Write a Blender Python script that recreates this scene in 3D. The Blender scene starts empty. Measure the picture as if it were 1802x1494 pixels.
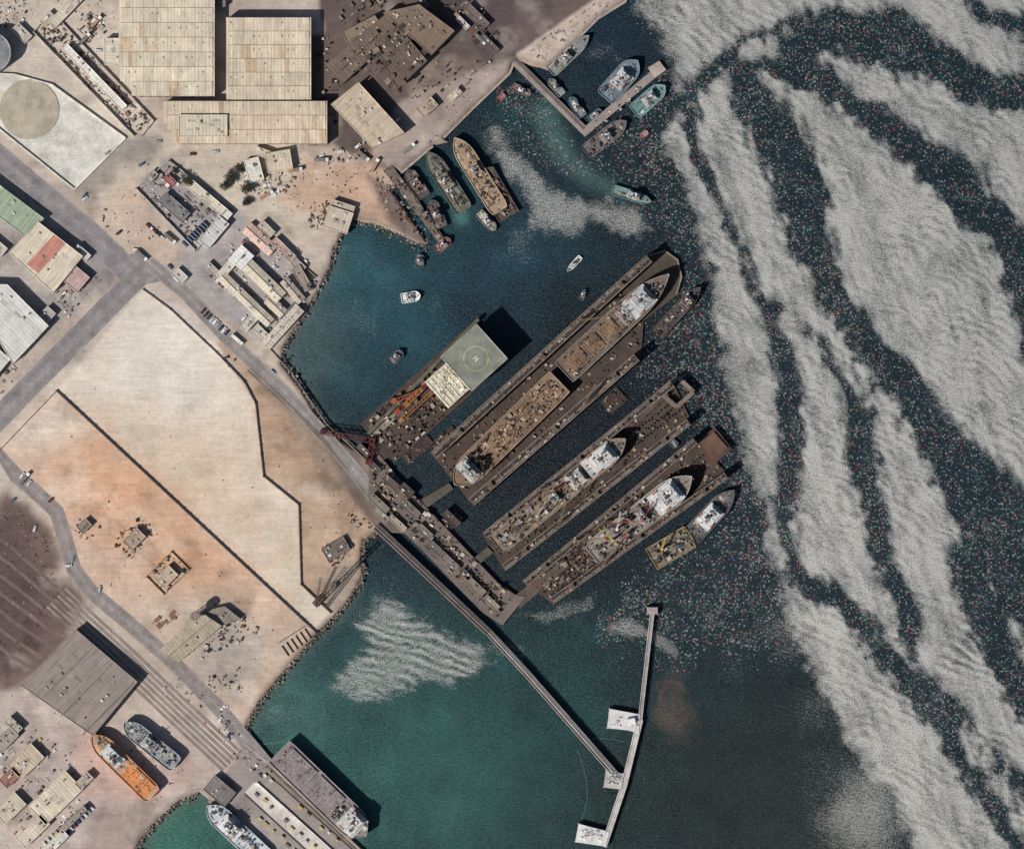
import bpy, math, random, zlib
import numpy as np
from mathutils import Vector
S=0.4
rnd=random.Random(7)
def P(px,py): return ((px-901)*S,(747-py)*S)
def lin(c):
    o=[]
    for v in c[:3]:
        v=v/255.0
        o.append(v/12.92 if v<=0.04045 else ((v+0.055)/1.055)**2.4)
    return tuple(o)
scene=bpy.context.scene
COL=scene.collection
LZ=2.5
# ------------------------------------------------------------------ materials
def newmat(name):
    m=bpy.data.materials.new(name); m.use_nodes=True
    nt=m.node_tree; nt.nodes.clear()
    return m,nt,nt.nodes,nt.links
def N(nt,t,**kw):
    n=nt.nodes.new(t)
    for k,v in kw.items(): setattr(n,k,v)
    return n
def math_(nt,op,a,b=None,c=None,clamp=False):
    n=nt.nodes.new('ShaderNodeMath'); n.operation=op; n.use_clamp=clamp
    for i,x in enumerate((a,b,c)):
        if x is None: continue
        if isinstance(x,(int,float)): n.inputs[i].default_value=x
        else: nt.links.new(x,n.inputs[i])
    return n.outputs[0]
def noise_(nt,vec,scale,detail=2,rough=0.5,dist=0.0):
    n=nt.nodes.new('ShaderNodeTexNoise'); n.inputs['Scale'].default_value=scale
    n.inputs['Detail'].default_value=detail; n.inputs['Roughness'].default_value=rough
    n.inputs['Distortion'].default_value=dist
    nt.links.new(vec,n.inputs['Vector']); return n.outputs['Fac']
def mr(nt,v,a,b,c,d):
    n=nt.nodes.new('ShaderNodeMapRange'); nt.links.new(v,n.inputs[0])
    for i,x in enumerate((a,b,c,d)): n.inputs[i+1].default_value=x
    return n.outputs[0]
def scalec(nt,c,f):
    n=nt.nodes.new('ShaderNodeVectorMath'); n.operation='SCALE'
    nt.links.new(c,n.inputs[0])
    if isinstance(f,(int,float)): n.inputs['Scale'].default_value=f
    else: nt.links.new(f,n.inputs['Scale'])
    return n.outputs[0]

def mat_weather(name,rough=0.75,rib=False,metal=0.0,amp=0.35,spec=0.3):
    m,nt,nodes,links=newmat(name)
    out=N(nt,'ShaderNodeOutputMaterial'); b=N(nt,'ShaderNodeBsdfPrincipled')
    links.new(b.outputs[0],out.inputs[0])
    at=N(nt,'ShaderNodeAttribute',attribute_name='fcol')
    geo=N(nt,'ShaderNodeNewGeometry'); pos=geo.outputs['Position']
    n1=noise_(nt,pos,0.12,4,0.6); n2=noise_(nt,pos,0.9,3,0.6)
    f=math_(nt,'ADD',mr(nt,n1,0.3,0.7,1-amp,1+amp*0.6),mr(nt,n2,0.3,0.7,-amp*0.6,amp*0.6))
    if rib:
        tc=N(nt,'ShaderNodeTexCoord')
        w=N(nt,'ShaderNodeTexWave'); w.wave_type='BANDS'; w.bands_direction='X'
        w.inputs['Scale'].default_value=0.13; w.inputs['Distortion'].default_value=0.6
        w.inputs['Detail'].default_value=2
        links.new(tc.outputs['Object'],w.inputs['Vector'])
        mp=N(nt,'ShaderNodeMapping'); mp.inputs['Scale'].default_value=(0.4,0.03,1)
        links.new(tc.outputs['Object'],mp.inputs['Vector'])
        n3=noise_(nt,mp.outputs[0],1.0,4,0.7)
        f=math_(nt,'MULTIPLY',f,mr(nt,w.outputs['Fac'],0,1,0.93,1.05))
        f=math_(nt,'MULTIPLY',f,mr(nt,n3,0.3,0.7,0.74,1.2))
        bp=N(nt,'ShaderNodeBump'); bp.inputs['Strength'].default_value=0.3; bp.inputs['Distance'].default_value=0.2
        links.new(w.outputs['Fac'],bp.inputs['Height']); links.new(bp.outputs[0],b.inputs['Normal'])
    col=scalec(nt,at.outputs['Color'],f)
    links.new(col,b.inputs['Base Color'])
    b.inputs['Roughness'].default_value=rough; b.inputs['Metallic'].default_value=metal
    b.inputs['Specular IOR Level'].default_value=spec
    return m
M_W=mat_weather('weathered_paint')
M_R=mat_weather('corrugated_roof',0.6,rib=True,amp=0.16)
M_C=mat_weather('concrete',0.9,amp=0.28)
M_K=mat_weather('rock',0.95,amp=0.45)
MATS=[M_W,M_R,M_C,M_K]

class MB:
    def __init__(s): s.v=[];s.f=[];s.c=[];s.m=[]
    def add(s,vs,fs,col,mat=0):
        o=len(s.v); s.v.extend(vs)
        for f in fs:
            s.f.append([i+o for i in f]); s.c.append(col); s.m.append(mat)
    def prism(s,poly,z0,z1,col,mat=0,side=None):
        a=sum(poly[i][0]*poly[(i+1)%len(poly)][1]-poly[(i+1)%len(poly)][0]*poly[i][1] for i in range(len(poly)))
        if a<0: poly=poly[::-1]
        n=len(poly); o=len(s.v)
        s.v.extend([(x,y,z0) for x,y in poly]+[(x,y,z1) for x,y in poly])
        sc=side or col
        for i in range(n):
            j=(i+1)%n
            s.f.append([o+i,o+j,o+n+j,o+n+i]); s.c.append(sc); s.m.append(mat)
        s.f.append([o+n+i for i in range(n)]); s.c.append(col); s.m.append(mat)
    def box(s,cx,cy,z0,lx,ly,h,col,rot=0,mat=0,taper=1.0):
        c,sn=math.cos(rot),math.sin(rot); vs=[]
        for z,t in ((z0,1),(z0+h,taper)):
            for a,b in ((-.5,-.5),(.5,-.5),(.5,.5),(-.5,.5)):
                x=a*lx*t;y=b*ly*t
                vs.append((cx+x*c-y*sn,cy+x*sn+y*c,z))
        s.add(vs,[(0,1,5,4),(1,2,6,5),(2,3,7,6),(3,0,4,7),(4,5,6,7)],col,mat)
    def cyl(s,cx,cy,z0,r,h,col,n=12,mat=0,r2=None):
        r2=r if r2 is None else r2
        vs=[(cx+r*math.cos(2*math.pi*i/n),cy+r*math.sin(2*math.pi*i/n),z0) for i in range(n)]
        vs+=[(cx+r2*math.cos(2*math.pi*i/n),cy+r2*math.sin(2*math.pi*i/n),z0+h) for i in range(n)]
        s.add(vs,[(i,(i+1)%n,n+(i+1)%n,n+i) for i in range(n)]+[tuple(range(n,2*n))],col,mat)
    def rod(s,p,q,r,col,mat=0):
        p=Vector(p);q=Vector(q);d=(q-p)
        if d.length<1e-6: return
        d.normalize(); a=d.orthogonal().normalized(); b=d.cross(a)
        vs=[]
        for e in (p,q):
            for k in range(4):
                t=math.pi/4+k*math.pi/2
                vs.append(tuple(e+a*r*math.cos(t)+b*r*math.sin(t)))
        s.add(vs,[(0,1,5,4),(1,2,6,5),(2,3,7,6),(3,0,4,7),(3,2,1,0),(4,5,6,7)],col,mat)
    def strip(s,pts,w,z0,z1,col,mat=0):
        n=len(pts); L=[];R_=[]
        for i in range(n):
            a=pts[max(0,i-1)];b=pts[min(n-1,i+1)]
            dx,dy=b[0]-a[0],b[1]-a[1];l=math.hypot(dx,dy) or 1
            nx,ny=-dy/l,dx/l
            k=1.0
            if 0<i<n-1:
                e=(pts[i][0]-a[0],pts[i][1]-a[1]);le=math.hypot(*e) or 1
                k=1/max(0.5,abs((-e[1]/le)*nx+(e[0]/le)*ny))
            ww=w[i] if isinstance(w,(list,tuple)) else w
            L.append((pts[i][0]+nx*ww/2*k,pts[i][1]+ny*ww/2*k));R_.append((pts[i][0]-nx*ww/2*k,pts[i][1]-ny*ww/2*k))
        for i in range(n-1):
            q=[R_[i],R_[i+1],L[i+1],L[i]]
            vs=[(x,y,z0) for x,y in q]+[(x,y,z1) for x,y in q]
            fs=[(0,1,5,4),(2,3,7,6),(4,5,6,7)]
            if i==0: fs.append((3,0,4,7))
            if i==n-2: fs.append((1,2,6,5))
            s.add(vs,fs,col,mat)
    def lattice(s,p,q,w,r,col,seg=None):
        p=Vector(p);q=Vector(q);d=q-p;L=d.length;d.normalize()
        a=Vector((0,0,1)).cross(d)
        if a.length<0.01:a=Vector((1,0,0))
        a.normalize();b=d.cross(a);n=seg or max(3,int(L/(w*1.2)))
        cs=[(1,1),(1,-1),(-1,-1),(-1,1)]
        pt=lambda i,k:p+d*(L*i/n)+a*(cs[k][0]*w/2)+b*(cs[k][1]*w/2)
        for k in range(4): s.rod(pt(0,k),pt(n,k),r,col)
        for i in range(n):
            for k in range(4):
                s.rod(pt(i,k),pt(i+1,(k+1)%4),r*.7,col)
    def make(s,name,loc=(0,0,0),rot=0,world=False):
        me=bpy.data.meshes.new(name)
        v=np.array(s.v,dtype=float)
        if world:
            v=v-np.array(loc); c,sn=math.cos(-rot),math.sin(-rot)
            v=np.stack([v[:,0]*c-v[:,1]*sn,v[:,0]*sn+v[:,1]*c,v[:,2]],1)
        me.from_pydata(v.tolist(),[],s.f)
        used=sorted(set(s.m)); mp={k:i for i,k in enumerate(used)}
        for k in used: me.materials.append(MATS[k])
        me.polygons.foreach_set('material_index',[mp[k] for k in s.m])
        at=me.color_attributes.new('fcol','FLOAT_COLOR','CORNER')
        cols=np.array([(*c,1) for c in s.c],dtype=np.float32)
        lens=[len(f) for f in s.f]
        at.data.foreach_set('color',np.repeat(cols,lens,axis=0).ravel())
        me.update()
        ob=bpy.data.objects.new(name,me); ob.location=loc; ob.rotation_euler=(0,0,rot)
        COL.objects.link(ob); return ob
    def makew(s,name,rot=0):
        v=np.array(s.v); c=v.mean(0); return s.make(name,(float(c[0]),float(c[1]),float(v[:,2].min())),rot,True)

# --------------------------------------------------------------- field helpers
def vn(X,Y,scale,seed):
    r=np.random.RandomState(seed); n=256; g=r.rand(n,n)
    x=X/scale+1000.3; y=Y/scale+1000.7
    xi=np.floor(x).astype(int); yi=np.floor(y).astype(int); fx=x-xi; fy=y-yi
    fx=fx*fx*(3-2*fx); fy=fy*fy*(3-2*fy)
    a=g[xi%n,yi%n];b=g[(xi+1)%n,yi%n];c=g[xi%n,(yi+1)%n];d=g[(xi+1)%n,(yi+1)%n]
    return (a*(1-fx)+b*fx)*(1-fy)+(c*(1-fx)+d*fx)*fy-0.5
def fbm(X,Y,scale,seed,o=4):
    t=0;a=1
    for i in range(o):
        t=t+a*vn(X,Y,scale/2**i,seed+i); a*=0.55
    return t
def sdf(poly,X,Y):
    D=np.full(X.shape,1e18); ins=np.zeros(X.shape,bool)
    n=len(poly)
    for i in range(n):
        ax,ay=poly[i];bx,by=poly[(i+1)%n]
        ex,ey=bx-ax,by-ay; l=ex*ex+ey*ey or 1
        t=np.clip(((X-ax)*ex+(Y-ay)*ey)/l,0,1)
        dx=X-ax-t*ex;dy=Y-ay-t*ey
        D=np.minimum(D,dx*dx+dy*dy)
        if ay!=by:
            c=((ay>Y)!=(by>Y))&(X<(bx-ax)*(Y-ay)/(by-ay)+ax)
            ins^=c
    D=np.sqrt(D); return np.where(ins,-D,D)
def stroke(pts,X,Y):
    D=np.full(X.shape,1e9)
    for i in range(len(pts)-1):
        ax,ay,aw=pts[i];bx,by,bw=pts[i+1]
        ex,ey=bx-ax,by-ay;l=ex*ex+ey*ey or 1
        t=np.clip(((X-ax)*ex+(Y-ay)*ey)/l,0,1)
        d=np.hypot(X-ax-t*ex,Y-ay-t*ey)-(aw+(bw-aw)*t)
        D=np.minimum(D,d)
    return D
def sm(d,soft): 
    t=np.clip(0.5-d/(2*soft),0,1); return t*t*(3-2*t)
def inpoly(x,y,poly):
    ins=False;n=len(poly)
    for i in range(n):
        ax,ay=poly[i];bx,by=poly[(i+1)%n]
        if (ay>y)!=(by>y) and x<(bx-ax)*(y-ay)/(by-ay)+ax: ins=not ins
    return ins
def grid_mesh(name,xs,ys,zfun,attrs,mat):
    X,Y=np.meshgrid(xs,ys); Z=zfun(X,Y)
    V=np.stack([(X-901)*S,(747-Y)*S,Z],-1).reshape(-1,3)
    nx,ny=len(xs),len(ys)
    idx=np.arange(nx*ny).reshape(ny,nx)
    q=np.stack([idx[:-1,:-1],idx[1:,:-1],idx[1:,1:],idx[:-1,1:]],-1).reshape(-1,4)
    if name=='ground':
        keep=(Z.reshape(-1)[q]>-2.9).any(1); q=q[keep]
    me=bpy.data.meshes.new(name)
    me.vertices.add(len(V)); me.vertices.foreach_set('co',V.ravel())
    me.loops.add(q.size); me.loops.foreach_set('vertex_index',q.ravel())
    me.polygons.add(len(q)); me.polygons.foreach_set('loop_start',np.arange(0,q.size,4)); me.polygons.foreach_set('loop_total',np.full(len(q),4))
    me.update(); me.validate()
    for k,f in attrs.items():
        val=f(X,Y)
        if val.ndim==3:
            a=me.attributes.new(k,'FLOAT_COLOR','POINT')
            a.data.foreach_set('color',np.concatenate([val,np.ones(val.shape[:2]+(1,))],-1).astype(np.float32).ravel())
        else:
            a=me.attributes.new(k,'FLOAT','POINT'); a.data.foreach_set('value',val.astype(np.float32).ravel())
    me.materials.append(mat)
    ob=bpy.data.objects.new(name,me); COL.objects.link(ob); return ob
def axis(a,b,step):
    mid=list(np.arange(a,b+1,step)); 
    return np.array([a-30000,a-12000,a-5000,a-2000,a-900,a-400,a-150,a-50]+mid+[b+50,b+150,b+400,b+900,b+2000,b+5000,b+12000,b+30000],float)
# --------------------------------------------------------------- coast polygon (survey coordinates)
coast=[(1600,-40000),(1260,-400),(1112,-20),(1100,4),(1052,34),(962,124),(905,108),(897,130),(832,192),(781,243),(790,251),(762,258),
 (706,305),(694,296),(706,318),(688,335),(700,350),(756,432),(735,430),(700,412),(655,395),(618,388),(604,408),(588,440),(582,470),(566,500),(548,535),(524,572),(500,612),(496,640),
 (512,660),(534,690),(560,735),(600,775),(640,800),(700,842),(760,905),(700,925),(663,936),(640,950),(636,985),(641,1010),(612,1060),(582,1092),
 (556,1116),(520,1160),(485,1200),(456,1236),(436,1272),(428,1306),(470,1340),(560,1425),(640,1500),(860,1700),(760,1800),(500,1530),(368,1408),(352,1394),(318,1408),(280,1440),(250,1476),(225,1520),(100,1650),(-300,2100),(-3000,40000),(-40000,40000),(-40000,-40000)]
def coast_sd(X,Y): 
    s=sdf(coast,X,Y); return s
def landz(X,Y):
    s=coast_sd(X,Y)+vn(X,Y,9,5)*2.0
    return np.clip(LZ-(s+2.5)/5.0*5.5,-3.0,LZ)
areas=[
 ([(-40000,-40000),(640,-40000),(640,1700),(-40000,40000)],(180,165,151),5,0),
 ([(560,-5000),(1300,-5000),(1100,0),(1050,35),(960,125),(890,135),(700,310),(600,270),(570,200),(565,90)],(100,87,82),6,6),
 ([(790,-50),(905,-50),(905,80),(860,110),(760,20)],(90,78,77),6,4),
 ([(740,100),(800,90),(850,120),(760,200),(720,160)],(128,113,104),14,12),
 ([(700,180),(900,105),(895,135),(780,245),(700,305),(655,270)],(156,141,131),8,8),
 ([(910,95),(1060,-10),(1100,0),(1050,36),(963,126),(905,110)],(178,160,147),3,1),
 ([(540,60),(600,60),(600,260),(540,260)],(104,91,84),6,4),
 ([(-50,-50),(220,-50),(210,140),(320,260),(200,330),(0,150)],(190,177,162),10,8),
 ([(-100,240),(40,300),(210,440),(230,470),(120,560),(-100,450)],(160,151,147),14,8),
 ([(170,300),(300,240),(560,260),(600,330),(560,420),(430,420),(300,280),(240,330),(190,400)],(190,176,159),10,10),
 ([(195,230),(300,250),(270,275),(215,300),(150,350),(120,330)],(148,138,128),18,10),
 ([(240,330),(300,280),(410,365),(540,470),(520,570),(460,600),(300,500)],(160,152,148),8,5),
 ([(160,380),(230,310),(330,440),(300,480),(245,475)],(188,168,151),12,6),
 ([(530,275),(640,270),(700,330),(740,420),(620,380),(560,380),(500,350)],(186,156,133),24,14),
 ([(640,300),(690,330),(760,430),(740,435),(690,400)],(124,107,97),8,6),
 ([(-80,480),(100,420),(190,480),(100,580),(-80,720)],(162,153,146),8,5),
 ([(252,510),(385,612),(450,710),(462,835),(525,888),(530,1028),(582,1075),(556,1112),(100,688)],(206,191,173),3,1),
 ([(252,510),(300,545),(400,680),(300,760),(140,680)],(212,202,189),60,20),
 ([(200,700),(420,800),(520,980),(500,1040),(330,900)],(202,182,158),70,24),
 ([(385,600),(440,640),(640,850),(660,935),(636,990),(600,1078),(582,1075),(532,1028),(527,888),(465,835),(455,715)],(178,152,129),5,3),
 ([(540,790),(600,800),(655,880),(655,925),(610,880),(560,850)],(118,99,84),28,20),
 ([(450,650),(500,700),(560,800),(540,850),(490,800)],(164,137,115),25,20),
 ([(440,645),(500,690),(640,850),(640,880),(560,820)],(144,125,108),8,6),
 ([(0,792),(100,690),(556,1114),(460,1235),(430,1300),(300,1170),(210,1090),(130,1000),(100,900),(40,840)],(194,169,149),5,4),
 ([(60,760),(120,730),(400,1000),(480,1080),(420,1110),(250,1020),(140,930)],(200,161,132),80,24),
 ([(180,790),(340,920),(380,1000),(280,960),(170,860)],(198,153,120),70,20),
 ([(0,770),(90,690),(160,750),(60,800)],(202,185,168),34,12),
 ([(230,1050),(400,1040),(520,1110),(440,1240),(380,1240),(280,1150)],(186,167,149),44,18),
 ([(330,1120),(420,1080),(470,1130),(420,1230),(350,1190)],(168,156,145),34,18),
 ([(560,1020),(600,990),(636,980),(600,1078),(582,1075)],(160,144,129),12,10),
 ([(-3000,800),(0,862),(50,890),(95,930),(110,1010),(150,1050),(80,1190),(40,1215),(-3000,1500)],(112,94,88),14,7),
 ([(-3000,840),(-10,900),(50,950),(85,1010),(70,1110),(0,1170),(-3000,1400)],(94,78,75),40,10),
 ([(-500,1225),(40,1215),(60,1190),(170,1300),(330,1260),(440,1330),(360,1400),(230,1500),(-500,2500)],(178,163,153),14,8),
 ([(130,1290),(330,1290),(360,1360),(270,1420),(130,1400)],(184,159,147),20,12),
 ([(170,1420),(280,1410),(330,1400),(240,1494),(140,1500)],(164,148,138),12,8),
 ([(430,1310),(640,1500),(860,1700),(760,1800),(370,1400)],(148,137,130),3,1),
 ([(640,800),(760,905),(664,936),(600,850),(560,745),(600,775)],(112,98,90),6,4),
]
def gcol(X,Y):
    C=np.zeros(X.shape+(3,))+np.array(lin((180,165,151)))
    wx=fbm(X,Y,40,11); 
    for poly,c,soft,wob in areas:
        d=sdf(poly,X,Y)+wx*wob*1.6
        a=sm(d,soft)[...,None]
        C=C*(1-a)+np.array(lin(c))*a
    s=coast_sd(X,Y)
    a=(sm(np.abs(s+3)-6,4)*0.5)[...,None]
    C=C*(1-a)+np.array(lin((110,96,86)))*a
    smooth=(1-.65*sm(sdf(areas[16][0],X,Y),20))[...,None]
    p1=np.clip(fbm(X,Y,34,211)-.10,0,.5)[...,None]*1.2*smooth
    C=C*(1-p1*.5)
    p2=np.clip(fbm(X,Y,50,231)-.15,0,.5)[...,None]
    C=C*(1-p2*.5)+np.array(lin((226,214,198)))*p2*.5
    v=1+(0.16*fbm(X,Y,60,31)+0.15*fbm(X,Y,14,41))*smooth[...,0]
    # worn vehicle tracks
    t1=sm(np.abs(fbm(X,Y,130,251,3))-.012,.02)*.13*smooth[...,0]
    return C*(v*(1-t1))[...,None]
m,nt,nodes,links=newmat('ground_soil'); GM=m
out=N(nt,'ShaderNodeOutputMaterial'); b=N(nt,'ShaderNodeBsdfPrincipled'); links.new(b.outputs[0],out.inputs[0])
at=N(nt,'ShaderNodeAttribute',attribute_name='gcol'); geo=N(nt,'ShaderNodeNewGeometry'); pos=geo.outputs['Position']
n1=noise_(nt,pos,0.03,6,0.62,0.4); n2=noise_(nt,pos,0.35,5,0.65); n3=noise_(nt,pos,1.6,2,0.6)
mp=N(nt,'ShaderNodeMapping'); mp.inputs['Rotation'].default_value=(0,0,math.radians(43)); mp.inputs['Scale'].default_value=(0.05,0.6,1)
links.new(pos,mp.inputs['Vector']); n4=noise_(nt,mp.outputs[0],1.0,4,0.6)
mp2=N(nt,'ShaderNodeMapping'); mp2.inputs['Rotation'].default_value=(0,0,math.radians(-50)); mp2.inputs['Scale'].default_value=(0.04,0.45,1)
links.new(pos,mp2.inputs['Vector']); n5=noise_(nt,mp2.outputs[0],1.0,4,0.6,0.8)
f=math_(nt,'MULTIPLY',mr(nt,n1,0.3,0.7,0.88,1.12),mr(nt,n2,0.3,0.7,0.9,1.11))
f=math_(nt,'MULTIPLY',f,mr(nt,n3,0.3,0.7,0.91,1.09))
f=math_(nt,'MULTIPLY',f,mr(nt,n4,0.35,0.65,0.95,1.06))
f=math_(nt,'MULTIPLY',f,mr(nt,n5,0.35,0.65,0.95,1.06))
links.new(scalec(nt,at.outputs['Color'],f),b.inputs['Base Color']); b.inputs['Roughness'].default_value=0.95; b.inputs['Specular IOR Level'].default_value=0.1
bp=N(nt,'ShaderNodeBump'); bp.inputs['Strength'].default_value=0.35; bp.inputs['Distance'].default_value=0.4
links.new(n2,bp.inputs['Height']); links.new(bp.outputs[0],b.inputs['Normal'])
grid_mesh('ground',axis(-120,1200,3),axis(-120,1620,3),landz,{'gcol':gcol},GM)

# --------------------------------------------------------------- water
wblobs=[(700,560,190,(20,68,79)),(620,480,90,(32,82,89)),(545,620,70,(58,82,83)),(770,330,80,(22,66,69)),(920,430,110,(15,54,67)),
 (1000,820,230,(7,20,30)),(1080,620,140,(7,24,34)),(860,560,60,(9,36,48)),(640,1250,230,(25,71,70)),(520,1260,80,(50,96,88)),(330,1450,150,(42,102,84)),(560,1480,100,(28,80,73)),
 (850,1340,220,(25,73,69)),(720,1380,120,(33,83,75)),(1100,1420,150,(20,45,42)),(1290,1330,190,(24,38,35)),(1430,1450,150,(34,43,40)),(1050,90,90,(9,36,52)),(700,990,60,(10,38,50)),(900,200,60,(14,52,56)),(1000,1220,90,(18,58,58)),(1200,1130,110,(16,42,47))]
def wcol(X,Y):
    C=np.zeros(X.shape+(3,))+np.array(lin((14,36,44)))
    wx=fbm(X,Y,120,61)*60; wy=fbm(X,Y,120,71)*60
    for cx,cy,r,c in wblobs:
        a=np.exp(-(((X+wx-cx)**2+(Y+wy-cy)**2)/(r*r))**1.3)[...,None]*0.95
        C=C*(1-a)+np.array(lin(c))*a
    a=(sm(stroke([(955,200,22),(985,270,20),(1040,320,14),(1100,345,7)],X+wx*.15,Y+wy*.15),16)*0.5)[...,None]
    C=C*(1-a)+np.array(lin((74,110,106)))*a
    a=(sm(stroke([(800,330,6),(812,385,12)],X,Y),10)*0.5)[...,None]; C=C*(1-a)+np.array(lin((84,138,132)))*a
    d=np.hypot((X-1182)/30,(Y-1240)/42)-1+fbm(X,Y,26,91)*0.9
    a=(sm(d,0.8)*0.38)[...,None]; C=C*(1-a)+np.array(lin((104,82,68)))*a
    a=(sm(np.abs(np.hypot((X-1184)/27,(Y-1244)/42)-1+fbm(X,Y,30,95)*.25),0.14)*sm(Y-1232,25)*0.4)[...,None]; C=C*(1-a)+np.array(lin((146,110,90)))*a
    s=coast_sd(X,Y); a=(np.clip(1-(s-2)/34,0,1)**2*(X<640)*(Y>430)*0.5)[...,None]; C=C*(1-a)+np.array(lin((90,104,97)))*a
    g=C.mean(-1,keepdims=True); C=C*.88+g*.12
    return C*0.92*(1+0.3*fbm(X,Y,50,81))[...,None]
glp=[(1128,-60),(1122,20),(1180,110),(1186,180),(1160,235),(1192,320),(1222,420),(1258,540),(1272,640),(1294,740),(1320,850),(1338,950),(1370,1040),(1390,1110),(1430,1200),(1480,1300),(1560,1420),(1680,1620),(6000,6000),(40000,0),(6000,-9000)]
darkst=[
 [(1285,120,16),(1330,180,42),(1390,280,44),(1422,420,33),(1490,550,28),(1595,690,30),(1700,830,54),(1790,950,86),(1950,1100,140)],
 [(1400,80,26),(1480,50,44),(1600,84,44),(1700,140,26),(1830,180,28)],
 [(1300,115,16),(1420,130,22),(1520,190,24),(1610,260,38),(1700,330,40),(1770,420,30),(1830,520,30)],
 [(1710,10,10),(1830,60,16)],
 [(1200,180,8),(1240,300,12),(1300,420,14),(1350,540,15),(1385,650,16),(1388,800,17),(1378,900,14),(1405,1000,8)],
 [(1425,580,4),(1500,690,16),(1520,800,25),(1550,930,23),(1590,1080,16),(1630,1180,12)],
 [(1390,1010,14),(1480,1060,16),(1560,1150,20),(1650,1270,18),(1740,1400,15),(1800,1500,15)],
 [(1690,980,24),(1740,1080,42),(1800,1220,26),(1880,1320,34)],
 [(1640,1200,10),(1700,1260,10),(1830,1420,10)],
 [(1775,450,16),(1830,620,26)],
 [(1215,150,4),(1330,60,6),(1420,30,8)],
]
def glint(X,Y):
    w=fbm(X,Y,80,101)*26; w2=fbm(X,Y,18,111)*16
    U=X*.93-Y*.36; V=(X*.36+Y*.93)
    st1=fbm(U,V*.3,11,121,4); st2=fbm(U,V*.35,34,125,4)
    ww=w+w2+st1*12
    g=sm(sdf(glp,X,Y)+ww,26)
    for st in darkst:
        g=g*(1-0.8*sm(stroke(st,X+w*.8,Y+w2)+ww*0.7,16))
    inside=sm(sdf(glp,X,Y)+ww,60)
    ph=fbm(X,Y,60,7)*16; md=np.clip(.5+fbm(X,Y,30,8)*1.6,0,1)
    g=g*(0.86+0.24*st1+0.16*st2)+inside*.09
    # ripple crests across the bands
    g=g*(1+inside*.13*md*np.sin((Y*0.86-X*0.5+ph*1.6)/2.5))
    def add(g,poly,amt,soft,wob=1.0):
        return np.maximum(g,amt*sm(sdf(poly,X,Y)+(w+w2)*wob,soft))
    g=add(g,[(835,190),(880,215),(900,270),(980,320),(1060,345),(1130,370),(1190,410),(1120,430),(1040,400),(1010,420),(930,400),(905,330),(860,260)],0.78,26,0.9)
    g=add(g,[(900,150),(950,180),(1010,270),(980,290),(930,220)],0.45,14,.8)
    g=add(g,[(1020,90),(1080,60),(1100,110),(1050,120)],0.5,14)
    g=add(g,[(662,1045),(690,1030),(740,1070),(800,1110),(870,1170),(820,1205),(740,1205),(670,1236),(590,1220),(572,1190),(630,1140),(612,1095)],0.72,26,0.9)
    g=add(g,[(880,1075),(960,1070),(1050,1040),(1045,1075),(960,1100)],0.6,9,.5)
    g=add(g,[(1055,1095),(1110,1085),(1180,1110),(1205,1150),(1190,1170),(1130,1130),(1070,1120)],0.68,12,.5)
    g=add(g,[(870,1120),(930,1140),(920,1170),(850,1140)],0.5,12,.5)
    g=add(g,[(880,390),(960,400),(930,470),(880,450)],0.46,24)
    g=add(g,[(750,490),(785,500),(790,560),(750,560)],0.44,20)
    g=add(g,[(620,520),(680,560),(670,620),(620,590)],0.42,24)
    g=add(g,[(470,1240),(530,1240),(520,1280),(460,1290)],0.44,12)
    for cx,cy,rx,ry,a in ((1400,1110,110,90,.58),(1520,1430,120,150,.78),(1570,1290,110,120,.66),(1450,1240,100,110,.5),(1300,1180,110,70,.38),(1250,1000,130,100,.32),(1100,1120,90,50,.28)):  # soft grey haze and glare patches painted into the glint mask
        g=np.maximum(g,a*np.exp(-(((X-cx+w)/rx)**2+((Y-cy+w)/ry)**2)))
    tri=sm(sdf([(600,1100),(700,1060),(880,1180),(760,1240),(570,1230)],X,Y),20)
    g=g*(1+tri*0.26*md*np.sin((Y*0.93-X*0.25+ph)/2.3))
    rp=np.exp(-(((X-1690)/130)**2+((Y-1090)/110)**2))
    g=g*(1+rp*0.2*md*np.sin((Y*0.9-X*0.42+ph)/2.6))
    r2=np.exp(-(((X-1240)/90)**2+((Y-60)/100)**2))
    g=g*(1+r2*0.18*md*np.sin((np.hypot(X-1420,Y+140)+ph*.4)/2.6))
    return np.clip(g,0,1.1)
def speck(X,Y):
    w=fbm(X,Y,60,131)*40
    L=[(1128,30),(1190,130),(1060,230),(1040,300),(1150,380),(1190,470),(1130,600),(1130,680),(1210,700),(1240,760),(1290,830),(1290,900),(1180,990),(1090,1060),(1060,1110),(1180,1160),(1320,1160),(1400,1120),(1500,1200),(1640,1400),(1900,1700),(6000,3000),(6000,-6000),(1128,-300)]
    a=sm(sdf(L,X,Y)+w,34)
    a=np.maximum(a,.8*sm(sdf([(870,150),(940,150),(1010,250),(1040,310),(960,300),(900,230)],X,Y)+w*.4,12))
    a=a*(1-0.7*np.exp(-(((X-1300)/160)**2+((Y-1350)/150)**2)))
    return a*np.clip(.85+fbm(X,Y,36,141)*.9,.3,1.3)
m,nt,nodes,links=newmat('sea_water'); WM=m
out=N(nt,'ShaderNodeOutputMaterial')
geo=N(nt,'ShaderNodeNewGeometry'); pos=geo.outputs['Position']
aw=N(nt,'ShaderNodeAttribute',attribute_name='wcol'); ag=N(nt,'ShaderNodeAttribute',attribute_name='glint'); asx=N(nt,'ShaderNodeAttribute',attribute_name='speck')
pw=N(nt,'ShaderNodeBsdfPrincipled'); pw.inputs['Roughness'].default_value=0.3; pw.inputs['IOR'].default_value=1.33
na=noise_(nt,pos,1.05,2,0.85); 
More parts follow.
